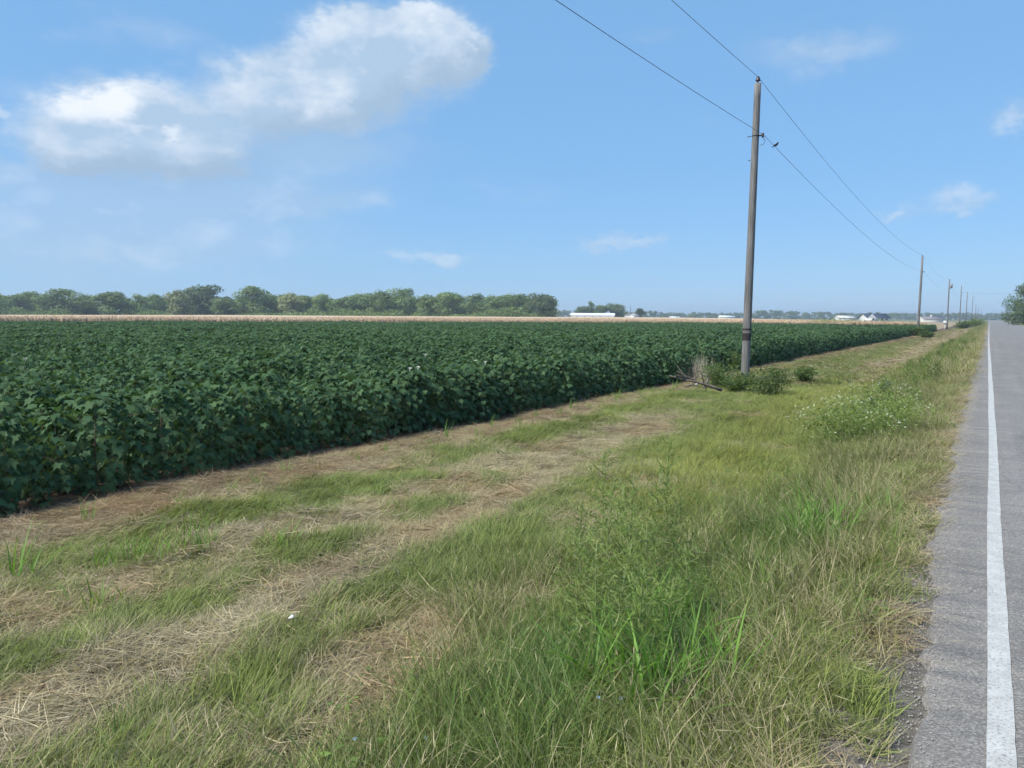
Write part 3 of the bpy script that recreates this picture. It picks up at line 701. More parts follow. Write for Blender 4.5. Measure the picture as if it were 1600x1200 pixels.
# ------------------------------------------------------------------ cotton crop
half = [(0, 0), (.20, -.13), (.47, -.05), (.34, .17), (.52, .50), (.21, .50), (0, .98)]
out2 = np.array(half+[(-a, b) for a, b in half[-2:0:-1]])
def leaf_base(seed):
    r = np.random.default_rng(seed)
    P = np.concatenate([[[0, .28]], out2*r.uniform(.92, 1.08, (len(out2), 2))])
    rr = np.hypot(P[:, 0], P[:, 1]-.28)
    z = -.30*rr**2+.10*np.abs(P[:, 0]); z[0] = -.03
    V = np.c_[P, z]; m = len(out2)
    F = np.stack([np.zeros(m, int), 1+np.arange(m), 1+(np.arange(m)+1) % m], -1)
    return V, F
LEAVES = [leaf_base(i) for i in range(4)]
def cotton_layout(seed, n=250):
    r = np.random.default_rng(seed); out = []
    for i in range(n):
        u = r.random(); h = .05+1.03*u**.82
        prof = .50*math.sin(min(1, (1.18-h)/.75)*math.pi/2)**.8*(.8+.2*min(1, h/.3))
        a = r.random()*2*math.pi; rad = prof*(.35+.65*math.sqrt(r.random()))
        pos = np.array([rad*math.cos(a)*1.0, rad*math.sin(a)*.85, h+r.normal(0, .03)-.10*rad])
        tilt = r.uniform(.25, .75)+.55*(1-u)*r.random()+.45*rad   # droop towards the outside
        size = r.uniform(.07, .145)*(.8+.2*u)
        out.append((pos, a+r.normal(0, .45), tilt, r.normal(0, .3), size, r.integers(0, 4), r.random()))
    for i in range(n//5):                                     # skirt of low leaves
        a = r.random()*2*math.pi; rad = r.uniform(.22, .50); h = r.uniform(.05, .34)
        out.append((np.array([rad*math.cos(a), rad*math.sin(a)*.9, h]), a+r.normal(0, .4), r.uniform(.5, 1.1), r.normal(0, .3), r.uniform(.07, .13), r.integers(0, 4), r.random()*.8))
    return out
def leaf_matrix(pos, az, tilt, roll, size):
    y = np.array([math.cos(az)*math.cos(tilt), math.sin(az)*math.cos(tilt), -math.sin(tilt)])
    z0 = np.array([math.cos(az)*math.sin(tilt), math.sin(az)*math.sin(tilt), math.cos(tilt)])
    x0 = np.cross(y, z0)
    x = x0*math.cos(roll)+z0*math.sin(roll); z = np.cross(x, y)
    return np.stack([x*size, y*size, z*size], 1), pos
def cotton_mesh(lay):
    VV, FF, bl, n = [], [], [], 0
    for (pos, az, tilt, roll, size, k, rv) in lay:
        R_, t = leaf_matrix(pos, az, tilt, roll, size)
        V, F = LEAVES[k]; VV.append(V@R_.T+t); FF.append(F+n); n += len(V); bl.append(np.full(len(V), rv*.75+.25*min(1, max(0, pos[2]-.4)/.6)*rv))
    return make_mesh('foliage', np.concatenate(VV), np.concatenate(FF), M['cotton'], attrs={'bl': np.concatenate(bl)})
def cotton_stem(lay, seed):
    r = np.random.default_rng(seed); b = MB()
    b.tube([(0, 0, -.05), (.01, .0, .4), (0, .01, .98)], [.011, .008, .003], 5)
    for q in range(9):
        a = q*2.4; h = .16+.085*q; l = .36*(1-.5*q/9)
        b.tube([(0, 0, h), (math.cos(a)*l*.5, math.sin(a)*l*.5, h+.05), (math.cos(a)*l, math.sin(a)*l, h+.06)], [.005, .004, .002], 4, caps=False)
    return b.mesh('stem', M['cotton_stem'])
NV = 6
LAY = [cotton_layout(100+i) for i in range(NV)]
COT = [cotton_mesh(l) for l in LAY]; CST = [cotton_stem(l, i) for i, l in enumerate(LAY)]
leaf_me = [make_mesh('leaf', V, F, M['cotton'], attrs={'bl': np.full(len(V), .2+.2*i)}) for i, (V, F) in enumerate(LEAVES)]
FAR_EDGE = [(-145, 20), (-113.6, 52.3), (-95.5, 79.9), (-71.7, 116), (-56.9, 138.6), (-23.3, 143.7), (-6.0, 137.3)]
fe = np.array(FAR_EDGE)
rows = []
r = np.random.default_rng(8)
i = 0
while True:
    x0 = -.50-i*.95
    if x0 < -140: break
    ys = np.arange(-4, 146, .44)+r.uniform(0, .44)
    ys = ys+r.normal(0, .05, len(ys)); xs = cotton_edge(ys)+x0+r.normal(0, .05, len(ys))
    ymax = np.interp(xs, fe[:, 0], fe[:, 1])
    k = (ys < ymax) & visible(xs, ys, 1.5)
    rows.append(np.c_[xs[k], ys[k]]); i += 1
CP = np.concatenate(rows)
dep, sid = depth_side(CP[:, 0], CP[:, 1])
order = np.argsort(dep+6.0*(CP[:, 0] < cotton_edge(CP[:, 1])-1.9)+2*np.abs(np.minimum(0, sid+dep*.66)))
CP = CP[order]
dep = dep[order]
canopy = .85+.20*fbm(CP[:, 0], CP[:, 1], 7, 201)-.36*sstep(fbm(CP[:, 0], CP[:, 1]*.45, 5.0, 203), .54, .74)*sstep(CP[:, 0]-cotton_edge(CP[:, 1]), -1.5, -3.5)
canopy *= r.uniform(.88, 1.10, len(CP))*(1-.05*sstep(dep, 50, 100))
NI = 300
def far_layout(seed):
    r_ = np.random.default_rng(seed); L0 = cotton_layout(seed, 420)
    L0 = [l for l in L0 if l[0][2] > .42][:130]
    return [(p, a, t*.85, ro, s*1.35, k, rv) for (p, a, t, ro, s, k, rv) in L0]
COTF = [cotton_mesh(far_layout(160+i)) for i in range(4)]
NLEAF = 16
for q in range(NI):
    x, y = CP[q]; v = int(r.integers(0, NV)); s = float(canopy[q])
    root = empty('cotton_plant', (x, y, zgf(x, y)), float(r.random()*6.28), s)
    if q < NLEAF:
        tag(root, 'large leafed cotton plant at the near left end of the crop edge', 'cotton plant', 'nearest cotton plants at the crop edge')
        for (pos, az, tilt, roll, size, k, rv) in LAY[v]:
            R_, t = leaf_matrix(pos, az, tilt, roll, size)
            lf = link('leaf', leaf_me[int(rv*4) % 4 if False else k], root)
            m4 = Matrix([[*R_[0], t[0]], [*R_[1], t[1]], [*R_[2], t[2]], [0, 0, 0, 1]])
            lf.matrix_local = m4
    else:
        tag(root, 'dark green cotton plant in the front rows beside the verge', 'cotton plant', 'cotton plants in the front rows')
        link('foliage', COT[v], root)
    link('stem', CST[v], root)
rest = CP[NI:]; n = len(rest)
r = np.random.default_rng(9)
far_ = (dep[NI:] > 34) & (rest[:, 0] < cotton_edge(rest[:, 1])-2.2)
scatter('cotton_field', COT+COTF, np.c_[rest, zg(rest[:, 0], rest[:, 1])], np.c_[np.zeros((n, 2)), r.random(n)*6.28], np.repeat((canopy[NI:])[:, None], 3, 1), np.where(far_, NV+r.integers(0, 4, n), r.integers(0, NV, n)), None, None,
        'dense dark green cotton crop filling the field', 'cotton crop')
# a few pale blossoms in the canopy, on plants of their own
def blossom_mesh():
    b = MB()
    for k in range(5):
        a = k*2*math.pi/5; c, s_ = math.cos(a), math.sin(a); c2, s2 = math.cos(a+.55), math.sin(a+.55); c3, s3 = math.cos(a-.55), math.sin(a-.55)
        b.add([[0, 0, 0], [c3*.03, s3*.03, .025], [c*.042, s_*.042, .045], [c2*.03, s2*.03, .025]], [[0, 1, 2, 3]])
    b.tube([(0, 0, -.04), (0, 0, .02)], [.006, .008], 5)
    return b.mesh('blossom', M['blossom'])
BLM = blossom_mesh()
for (px, py) in ((863, 572), (874, 590), (655, 553), (731, 565), (816, 585), (30, 560)):
    g0 = on_ground(px, py, .80)
    g0.x = min(g0.x, float(cotton_edge(g0.y))-.55)
    root = empty('cotton_plant', (g0.x, g0.y, zgf(g0.x, g0.y)), 1.0, 1.0)
    tag(root, 'cotton plant carrying one pale open blossom among the dark crop', 'cotton plant', 'cotton plants in flower')
    link('foliage', COT[int(px) % NV], root); link('stem', CST[int(px) % NV], root)
    bo = link('blossom', BLM, root); bo.location = (.12, -.10, 1.10)

# ------------------------------------------------------------------ ripe sorghum beyond the cotton
r = np.random.default_rng(12)
def along(poly, t):
    p = np.array(poly); seg = np.hypot(*np.diff(p, axis=0).T); cs = np.r_[0, np.cumsum(seg)]
    u = t*cs[-1]; return np.c_[np.interp(u, cs, p[:, 0]), np.interp(u, cs, p[:, 1])]
fdir = np.array([-math.sin(YAW), math.cos(YAW)])
n = 60000
t = r.random(n); back = 1.5+45*r.random(n)**2
base = along(FAR_EDGE, t); P2 = base+back[:, None]*fdir
# the turnrow by the road side stays open
keep = P2[:, 0] < -8.5
P2 = P2[keep]; back = back[keep]; n = len(P2)
hgt = (1.33+.0065*back+.16*(fbm(P2[:, 0], P2[:, 1], 14, 301)-.5))*r.uniform(.82, 1.05, n)
az = r.random(n)*math.pi; w = r.uniform(.05, .13, n)
zb = zg(P2[:, 0], P2[:, 1])
dx = np.cos(az)*w/2; dy = np.sin(az)*w/2
lx = r.normal(0, .08, n); lyy = r.normal(0, .08, n)
V = np.stack([np.c_[P2[:, 0]-dx*.5, P2[:, 1]-dy*.5, zb], np.c_[P2[:, 0]+dx*.5, P2[:, 1]+dy*.5, zb],
              np.c_[P2[:, 0]+dx+lx*.6, P2[:, 1]+dy+lyy*.6, zb+hgt*.72], np.c_[P2[:, 0]-dx+lx*.6, P2[:, 1]-dy+lyy*.6, zb+hgt*.72],
              np.c_[P2[:, 0]+dx*.6+lx, P2[:, 1]+dy*.6+lyy, zb+hgt], np.c_[P2[:, 0]-dx*.6+lx, P2[:, 1]-dy*.6+lyy, zb+hgt]], 1)
b = np.arange(n)*6
F = np.concatenate([np.stack([b, b+1, b+2, b+3], -1), np.stack([b+3, b+2, b+4, b+5], -1)])
rv = r.random(n)[:, None]; pat = fbm(P2[:, 0], P2[:, 1], 25, 305)[:, None]
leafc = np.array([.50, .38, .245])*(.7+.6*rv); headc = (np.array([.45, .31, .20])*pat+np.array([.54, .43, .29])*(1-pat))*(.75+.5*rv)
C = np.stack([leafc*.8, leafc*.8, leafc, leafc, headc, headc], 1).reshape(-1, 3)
Vs = V.reshape(-1, 3); nb = len(Vs)
# the closed canopy farther back: a rough sheet at head height
tt = np.linspace(0, 1, 130); bb = np.array([3, 8, 14, 22, 32, 45, 60, 80, 105, 135, 170, 210])
sh = np.stack([along(FAR_EDGE, tt)+k*fdir for k in bb], 0).reshape(-1, 2)
hz = zg(sh[:, 0], sh[:, 1])+1.18+np.minimum(np.repeat(bb, len(tt)), 90)*.0055+np.maximum(0, np.repeat(bb, len(tt))-90)*.0006+.14*(fbm(sh[:, 0], sh[:, 1], 6, 311)-.5)
pat2 = fbm(sh[:, 0], sh[:, 1], 40, 305)[:, None]
c2 = np.array([.46, .32, .21])*pat2+np.array([.56, .45, .31])*(1-pat2)
Fs = grid_faces(len(tt), len(bb))
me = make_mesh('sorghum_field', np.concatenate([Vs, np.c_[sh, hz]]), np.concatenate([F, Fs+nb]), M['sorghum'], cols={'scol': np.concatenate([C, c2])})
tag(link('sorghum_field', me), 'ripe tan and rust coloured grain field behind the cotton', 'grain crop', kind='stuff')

# ------------------------------------------------------------------ trees
def lobes(seed, h, w, nl=16, low=.22):
    r = np.random.default_rng(seed); out = []
    for k in range(nl):
        u = r.random(); z = h*(low+(.90-low)*u)
        env = w*.5*math.sin(min(1, max(.05, (1.05-z/h)/.62))*math.pi/2)*(.65+.35*min(1, (z/h-low+.12)/.2))
        a = r.random()*6.283; d = env*math.sqrt(r.random())*.85
        s = w*r.uniform(.13, .24)
        out.append((d*math.cos(a), d*math.sin(a), z, s, s*r.uniform(.55, .8)))
    out.append((r.normal(0, .05)*w, 0, h*.90, w*.17, h*.10))
    return out
def crown_mesh(seed, h, w, nq=3200, q=.34, mat='leaf', nl=16, low=.22, name='crown'):
    r = np.random.default_rng(seed+999); lb = lobes(seed, h, w, nl, low)
    wts = np.array([l[3]**2 for l in lb]); pick = r.choice(len(lb), nq, p=wts/wts.sum())
    L_ = np.array(lb)[pick]
    d = r.normal(size=(nq, 3)); d /= np.linalg.norm(d, axis=1)[:, None]
    rad = .55+.5*r.random(nq)**.6+.10*r.normal(size=nq)
    c = L_[:, :3]+d*np.c_[L_[:, 3], L_[:, 3], L_[:, 4]]*rad[:, None]
    nrm = d*1.1+r.normal(size=(nq, 3))*.5+np.array([0, 0, .35]); nrm /= np.linalg.norm(nrm, axis=1)[:, None]
    a = np.cross(nrm, r.normal(size=(nq, 3))); a /= np.linalg.norm(a, axis=1)[:, None]; b = np.cross(nrm, a)
    s = (q*r.uniform(.5, 1.25, nq))[:, None]
    V = np.stack([c-a*s, c-b*s*.55, c+a*s, c+b*s*.55], 1).reshape(-1, 3)
    bl = np.repeat(np.clip(.25+.5*r.random(nq)+.3*np.repeat(0, nq), 0, 1), 4)
    lobe_t = r.random(len(lb))[pick]; bl = np.clip(.55*bl+.45*np.repeat(lobe_t, 4), 0, 1)
    return make_mesh(name, V, np.arange(nq*4).reshape(-1, 4), M[mat], attrs={'bl': bl}), lb
def trunk_mesh(seed, h, w, lb, r0=None):
    r = np.random.default_rng(seed+5); b = MB(); r0 = r0 or h*.022
    fx, fy = r.normal(0, .02, 2)*h
    top = np.array([fx, fy, h*.62])
    b.tube([(0, 0, -.4), (fx*.3, fy*.3, h*.2), (fx*.7, fy*.7, h*.42), top], [r0*1.25, r0, r0*.75, r0*.35], 7)
    for l in sorted(lb, key=lambda t: -t[3])[:9]:
        z0 = h*r.uniform(.18, .45); s = np.array([fx, fy, 0])*(z0/h)+np.array([0, 0, z0]); e = np.array(l[:3])
        m = (s+e)/2+np.array([0, 0, -.04*h])
        b.tube([s, m, e], [r0*.5, r0*.33, r0*.12], 5, caps=False)
    return b.mesh('trunk', M['bark'], True)
TV = []
for k in range(7):
    mat = 'leaf_pale' if k == 6 else ('leaf_dark' if k == 5 else 'leaf')
    w = (10, 11, 8.5, 9.5, 12, 10, 8)[k]
    cm, lb = crown_mesh(500+k*3, 10, w, nq=5200, q=.34, mat=mat, low=.04 if k % 2 else .10, nl=24)
    TV.append((cm, trunk_mesh(500+k*3, 10, w, lb), w))
def put_tree(px, toppy, depth, var, wpx, label, group, rz=0.0, name='tree', basez=-.3):
    hp = at_depth(px, 494, depth); top = at_depth(px, toppy, depth).z
    h = top-basez; t = TV[var]
    o = empty(name, (hp.x, hp.y, basez), rz); sz = h/10.0; sw = 1.18*wpx*depth/FPX/t[2]
    o.scale = (sw, sw, sz)
    tag(o, label, 'tree', group)
    link('trunk', t[1], o); link('crown', t[0], o)
    return o
LINE = [(-12, 458, 1, 60), (22, 461, 0, 40), (48, 455, 3, 55), (100, 451, 4, 72), (140, 461, 2, 40), (172, 456, 0, 52), (214, 459, 2, 36), (243, 460, 1, 38),
        (275, 452, 6, 36), (322, 447, 5, 66), (352, 466, 0, 40), (396, 446, 3, 52), (424, 459, 2, 34), (458, 457, 6, 42), (480, 462, 0, 36), (505, 460, 1, 38),
        (540, 464, 0, 40), (572, 458, 3, 46), (596, 455, 1, 44), (628, 450, 4, 58), (668, 460, 2, 40), (706, 457, 0, 50), (746, 458, 2, 40), (782, 464, 1, 40), (812, 459, 3, 46), (845, 460, 5, 52)]
look = {1: 'rounded mid green', 0: 'bushy mid green', 2: 'narrow mid green', 3: 'broad mid green', 4: 'wide spreading green', 5: 'dense dark green', 6: 'pale yellowish green'}
where = ['at the cut-off end of the line', 'beside the end of the line', 'third from the outer end', 'broadest of the outer group', 'small, after the broad outer tree', 'low and round, sixth from the outer end',
         'slim one before the yellowish tree', 'just before the yellowish tree', 'nearest the tall dark tree', 'tall with a gap of sky beside it', 'low under the tall dark tree', 'tallest, after the gap of sky',
         'small, behind the tallest tree', 'thin crowned, mid line', 'low, beside the thin crowned tree', 'before the long unbroken stretch', 'first of the long unbroken stretch', 'second of the long unbroken stretch',
         'beside the highest of the stretch', 'highest of the long unbroken stretch', 'small, after the highest of the stretch', 'middle of the stretch towards the barn', 'round topped, towards the barn', 'low, third from the barn end',
         'second from the barn end', 'last of the line, towards the white barn']
for k, (px, py, v, wpx) in enumerate(LINE):
    put_tree(px, py, 300+6*((k*7) % 5), v, wpx, '%s tree, %s' % (look[v], where[k]), 'trees in the line behind the grain field', rz=k*1.7)
r = np.random.default_rng(17)
for k in range(34):
    px = -6+k*25.8+r.uniform(-8, 8); py = 465+r.uniform(-5, 6)
    put_tree(px, py, 345, int(r.integers(0, 4)), 52, 'low tree filling the gaps behind the front tree line', 'low trees behind the tree line', rz=k*2.3)
# undergrowth along the foot of the tree line
def brush_mass(name, pts, n, q, hmax, mat, seed, label):
    r = np.random.default_rng(seed); pts = np.array(pts)
    t = r.random(n)*(len(pts)-1); i0 = np.minimum(t.astype(int), len(pts)-2); f = (t-i0)[:, None]
    c = pts[i0]*(1-f)+pts[i0+1]*f
    hh = hmax*(.12+.88*vnoise(c[:, 0], c[:, 1], 14, seed)*vnoise(c[:, 0], c[:, 1], 5, seed+3)*1.8)
    c = np.c_[c[:, 0]+r.normal(0, 2.0, n), c[:, 1]+r.normal(0, 2.0, n), -.3+hh*r.random(n)**.8]
    nrm = r.normal(size=(n, 3))+np.array([0, 0, .4]); nrm /= np.linalg.norm(nrm, axis=1)[:, None]
    a = np.cross(nrm, r.normal(size=(n, 3))); a /= np.linalg.norm(a, axis=1)[:, None]; b = np.cross(nrm, a)
    s = (q*r.uniform(.5, 1.2, n))[:, None]
    V = np.stack([c-a*s, c-b*s*.6, c+a*s, c+b*s*.6], 1).reshape(-1, 3)
    me = make_mesh(name, V, np.arange(n*4).reshape(-1, 4), M[mat], attrs={'bl': np.repeat(r.random(n), 4)})
    return tag(link(name, me), label, 'undergrowth', kind='stuff')
ul = [at_depth(px, 494, 296) for px in range(-60, 880, 40)]
brush_mass('undergrowth', [(p.x, p.y) for p in ul], 20000, .42, 5.0, 'leaf', 71, 'low green undergrowth along the foot of the tree line')

# ---- distant belt of wood along the horizon
def belt(name, spec, seed, label, mat='leaf_dark'):
    r = np.random.default_rng(seed); VV = []; BL = []
    for (px, topy, wpx, depth) in spec:
        c = at_depth(px, 495, depth); h = at_depth(px, topy, depth).z+.3; w = wpx*depth/FPX
        nq = 330; lb = lobes(int(r.integers(1e6)), h, w, 9, .04); L_ = np.array(lb)[r.integers(0, len(lb), nq)]
        d = r.normal(size=(nq, 3)); d /= np.linalg.norm(d, axis=1)[:, None]
        p = L_[:, :3]+d*np.c_[L_[:, 3], L_[:, 3], L_[:, 4]]*(.5+.6*r.random(nq))[:, None]
        p[:, 2] = np.abs(p[:, 2])
        p = p+np.array([c.x, c.y, -.3])
        nrm = d+r.normal(size=(nq, 3))*.5; nrm /= np.linalg.norm(nrm, axis=1)[:, None]
        a = np.cross(nrm, r.normal(size=(nq, 3))); a /= np.linalg.norm(a, axis=1)[:, None]; b = np.cross(nrm, a)
        s = (.0012*depth*r.uniform(.5, 1.2, nq))[:, None]
        VV.append(np.stack([p-a*s, p-b*s*.6, p+a*s, p+b*s*.6], 1).reshape(-1, 3)); BL.append(np.repeat(np.clip(r.random()*.5+.5*r.random(nq), 0, 1), 4))
    V = np.concatenate(VV)
    me = make_mesh(name, V, np.arange(len(V)).reshape(-1, 4), M[mat], attrs={'bl': np.concatenate(BL)})
    return tag(link(name, me), label, 'wood', kind='stuff')
r = np.random.default_rng(23); spec = []
for px in np.arange(850, 1620, 7.5):
    ty = 489.5+r.uniform(-1.5, 1.6)+.8*(px > 1480)
    if 1178 < px < 1222: ty = 484+abs(px-1200)*.12+r.uniform(-.5, .8)
    if 1225 < px < 1250: ty = 487.5
    if 868 < px < 895: ty = 486
    if 1000 < px < 1030: ty = 486.5
    if 1265 < px < 1300: ty = 487.5
    spec.append((px+r.uniform(-3, 3), ty, r.uniform(15, 26), 1000+r.uniform(-120, 150)))
belt('distant_wood', spec, 29, 'hazy blue green belt of distant wood along the horizon')

# ------------------------------------------------------------------ farm buildings
def gable(name, x, y, rz, Lx, Wy, wall_h, ridge, wallm, roofm, label, cat='building', over=.25, zb=-.3):
    o = empty(name, (x, y, zb), rz); tag(o, label, cat)
    hx, hy = Lx/2, Wy/2
    b = MB()
    b.add([[-hx, -hy, -.2], [hx, -hy, -.2], [hx, hy, -.2], [-hx, hy, -.2], [-hx, -hy, wall_h], [hx, -hy, wall_h], [hx, hy, wall_h], [-hx, hy, wall_h]],
          [[0, 1, 5, 4], [1, 2, 6, 5], [2, 3, 7, 6], [3, 0, 4, 7]])
    b.add([[-hx, -hy, wall_h], [-hx, hy, wall_h], [-hx, 0, ridge], [hx, -hy, wall_h], [hx, hy, wall_h], [hx, 0, ridge]], [[0, 2, 1], [3, 4, 5]])
    b.build('wall', M[wallm], o)
    rb = MB(); sl = (ridge-wall_h)/hy
    for s in (-1, 1):
        e = hy+over; ze = wall_h-over*sl
        V = [[-hx-over, s*e, ze+.03], [hx+over, s*e, ze+.03], [hx+over, 0, ridge+.03], [-hx-over, 0, ridge+.03]]
        V2 = [[a, b_, c-.0+.09] for a, b_, c in V]
        rb.add(V+V2, [[0, 1, 2, 3], [4, 5, 6, 7], [0, 1, 5, 4], [1, 2, 6, 5], [3, 0, 4, 7], [2, 3, 7, 6]])
    o['roof_name'] = rb.build('roof', M[roofm], o).name
    return o
def ground_at(px, depth):
    p = at_depth(px, 495, depth); return p.x, p.y
# long white barn (rounded roof) and the little white shed
def barn():
    dpt = 450; cx, cy = ground_at(926, dpt); o = empty('long_barn', (cx, cy, -.3), YAW-.12)
    tag(o, 'long low white barn with rounded roof beyond the grain field', 'barn')
    Lh, W, hw, hr = 12.6, 9.0, 2.6, 3.9
    n = 12; prof = [(-W/2, -.2), (-W/2, hw)]+[(-W/2+W*k/n, hw+(hr-hw)*math.sin(math.pi*k/n)**.8) for k in range(1, n)]+[(W/2, hw), (W/2, -.2)]
    prof = np.array(prof); m = len(prof)
    b = MB(); b.add([[-Lh, -W/2, -.2], [Lh, -W/2, -.2], [Lh, -W/2, hw], [-Lh, -W/2, hw]], [[0, 1, 2, 3]]); b.add([[-Lh, W/2, -.2], [Lh, W/2, -.2], [Lh, W/2, hw], [-Lh, W/2, hw]], [[0, 1, 2, 3]])
    b.build('side_wall', M['white_paint'], o)
    for s in (-1, 1):
        b = MB(); V = [[s*Lh, 0, 1.2]]+[[s*Lh, a, z] for a, z in prof]
        b.add(V, [[0, 1+k, 1+(k+1) % m] for k in range(m)]); b.build('end_wall', M['white_paint'], o)
    b = MB(); rp = prof[1:-1]; k = len(rp)
    V = [[-Lh-.25, a*1.03, z+.04] for a, z in rp]+[[Lh+.25, a*1.03, z+.04] for a, z in rp]
    b.add(V, [[i, i+1, k+i+1, k+i] for i in range(k-1)]); b.build('roof', M['white_metal'], o)
    b = MB(); b.box((Lh+.04, 0, 1.3), (.08, 3.2, 2.6)); b.build('door', M['grey_roof'], o)
    for q in range(5):
        b = MB(); b.box((-9+q*4.5, -W/2-.03, 1.5), (1.2, .06, .8)); b.build('window', M['glass'], o)
barn()
x, y = ground_at(987, 450)
o = gable('white_shed', x, y, YAW+math.pi/2, 8, 7.4, 2.9, 4.6, 'white_paint', 'grey_roof', 'small white gabled shed beside the long barn', 'shed')
b = MB(); b.box((-4.04, 0, 1.2), (.08, 2.0, 2.4)); b.build('door', M['white_metal'], o)
x, y = ground_at(985, 462); o = empty('lattice_mast', (x, y, -.3)); tag(o, 'thin dark lattice mast behind the small white shed', 'mast')
b = MB()
for k in range(3):
    a = k*2.094; b.tube([(.9*math.cos(a), .9*math.sin(a), 0), (.05*math.cos(a), .05*math.sin(a), 7.6)], [.06, .05], 4)
b.build('frame', M['metal_dark'], o)
b = MB(); b.tube([(0, 0, 7.5), (0, 0, 9.2)], [.09, .05], 4)
for k in range(4): b.box((0, 0, 2+k*1.5), (.9-.2*k, .06, .06))
b.build('brace', M['metal_dark'], o)
for (px, py, dp, v, w, lab) in ((915, 479, 480, 5, 34, 'dark tree rising behind the near end of the white barn'), (921, 470, 492, 2, 16, 'tall thin topped tree standing out above the white barn'), (941, 477, 478, 0, 26, 'small rounded tree between the barn trees'),
                                (960, 475, 485, 5, 34, 'broad dark tree behind the far end of the white barn'), (999, 482, 470, 5, 16, 'small dark tree close beside the white shed'), (975, 486, 500, 1, 24, 'low tree in the gap between barn and shed')):
    put_tree(px, py, dp, v, w, lab, 'trees around the farm buildings', rz=px)
x, y = ground_at(1054, 640); gable('low_white_building', x, y, YAW, 8, 6, 1.6, 2.3, 'white_paint', 'white_metal', 'tiny low white building far off, nearest the white shed', 'building')
x, y = ground_at(1135, 640); o = gable('white_farm_building', x, y, YAW, 12.5, 7, 2.3, 3.3, 'white_paint', 'white_metal', 'white farm building far off, just beside the nearest pole', 'building')
x, y = ground_at(1320, 430); o = gable('cream_house', x, y, YAW, 9.2, 7, 2.0, 3.2, 'white_paint', 'pale_roof', 'low cream house with pale roof beside the dark roofed house', 'house')
x, y = ground_at(1366, 420); o = gable('dark_roofed_house', x, y, YAW+.08, 12.5, 9, 2.2, 4.4, 'white_paint', 'navy_roof', 'house with large navy roof and white gable end', 'house', over=.5)
b = MB(); b.add([[-6.6, -5.2, 2.0], [-1.6, -5.2, 2.0], [-4.1, -5.2, 4.3], [-6.6, -1, 2.0], [-1.6, -1, 2.0], [-4.1, -.5, 4.3]], [[0, 1, 2], [3, 5, 4]]); b.box((-4.1, -3.1, 1.0), (4.6, 4.1, 2.0)); b.build('porch_gable', M['white_paint'], o)
for q in (-3.6, 2.0, 4.5):
    b = MB(); b.box((q, -4.53-(.75 if q < -3 else 0), 1.4), (1.0, .06, 1.0)); b.build('window', M['glass'], o)
x, y = ground_at(1454, 430); o = gable('grey_roofed_house', x, y, YAW, 11, 8, 1.7, 3.0, 'pale_roof', 'grey_roof', 'low house with grey roof between the second and third poles', 'house')
b = MB(); b.box((.3, 0, 3.1), (.8, .8, 1.3)); b.build('chimney', M['white_paint'], bpy.data.objects[o['roof_name']])

# ---- roadside tree beyond the far edge of the road
cm, lb = crown_mesh(880, 12.8, 18, nq=14000, q=.30, mat='leaf_road', nl=30, low=.05)
o = empty('roadside_tree', (11.6, 270, -.25)); tag(o, 'large leafy tree overhanging the far side of the road', 'tree')
link('trunk', trunk_mesh(880, 12.8, 18, lb, .35), o); link('crown', cm, o)
for k, (xx, yy, hh) in enumerate(((14, 420, 7.), (30, 372, 10.0))):
    o = empty('roadside_tree', (xx, yy, -.25), k*1.3); o.scale = (hh/11, hh/11, hh/10)
    tag(o, ('smaller round tree just behind the large overhanging tree', 'tall tree partly cut off behind the large overhanging tree')[k], 'tree', 'trees on the far side of the road')
    link('trunk', TV[k][1], o); link('crown', TV[k][0], o)

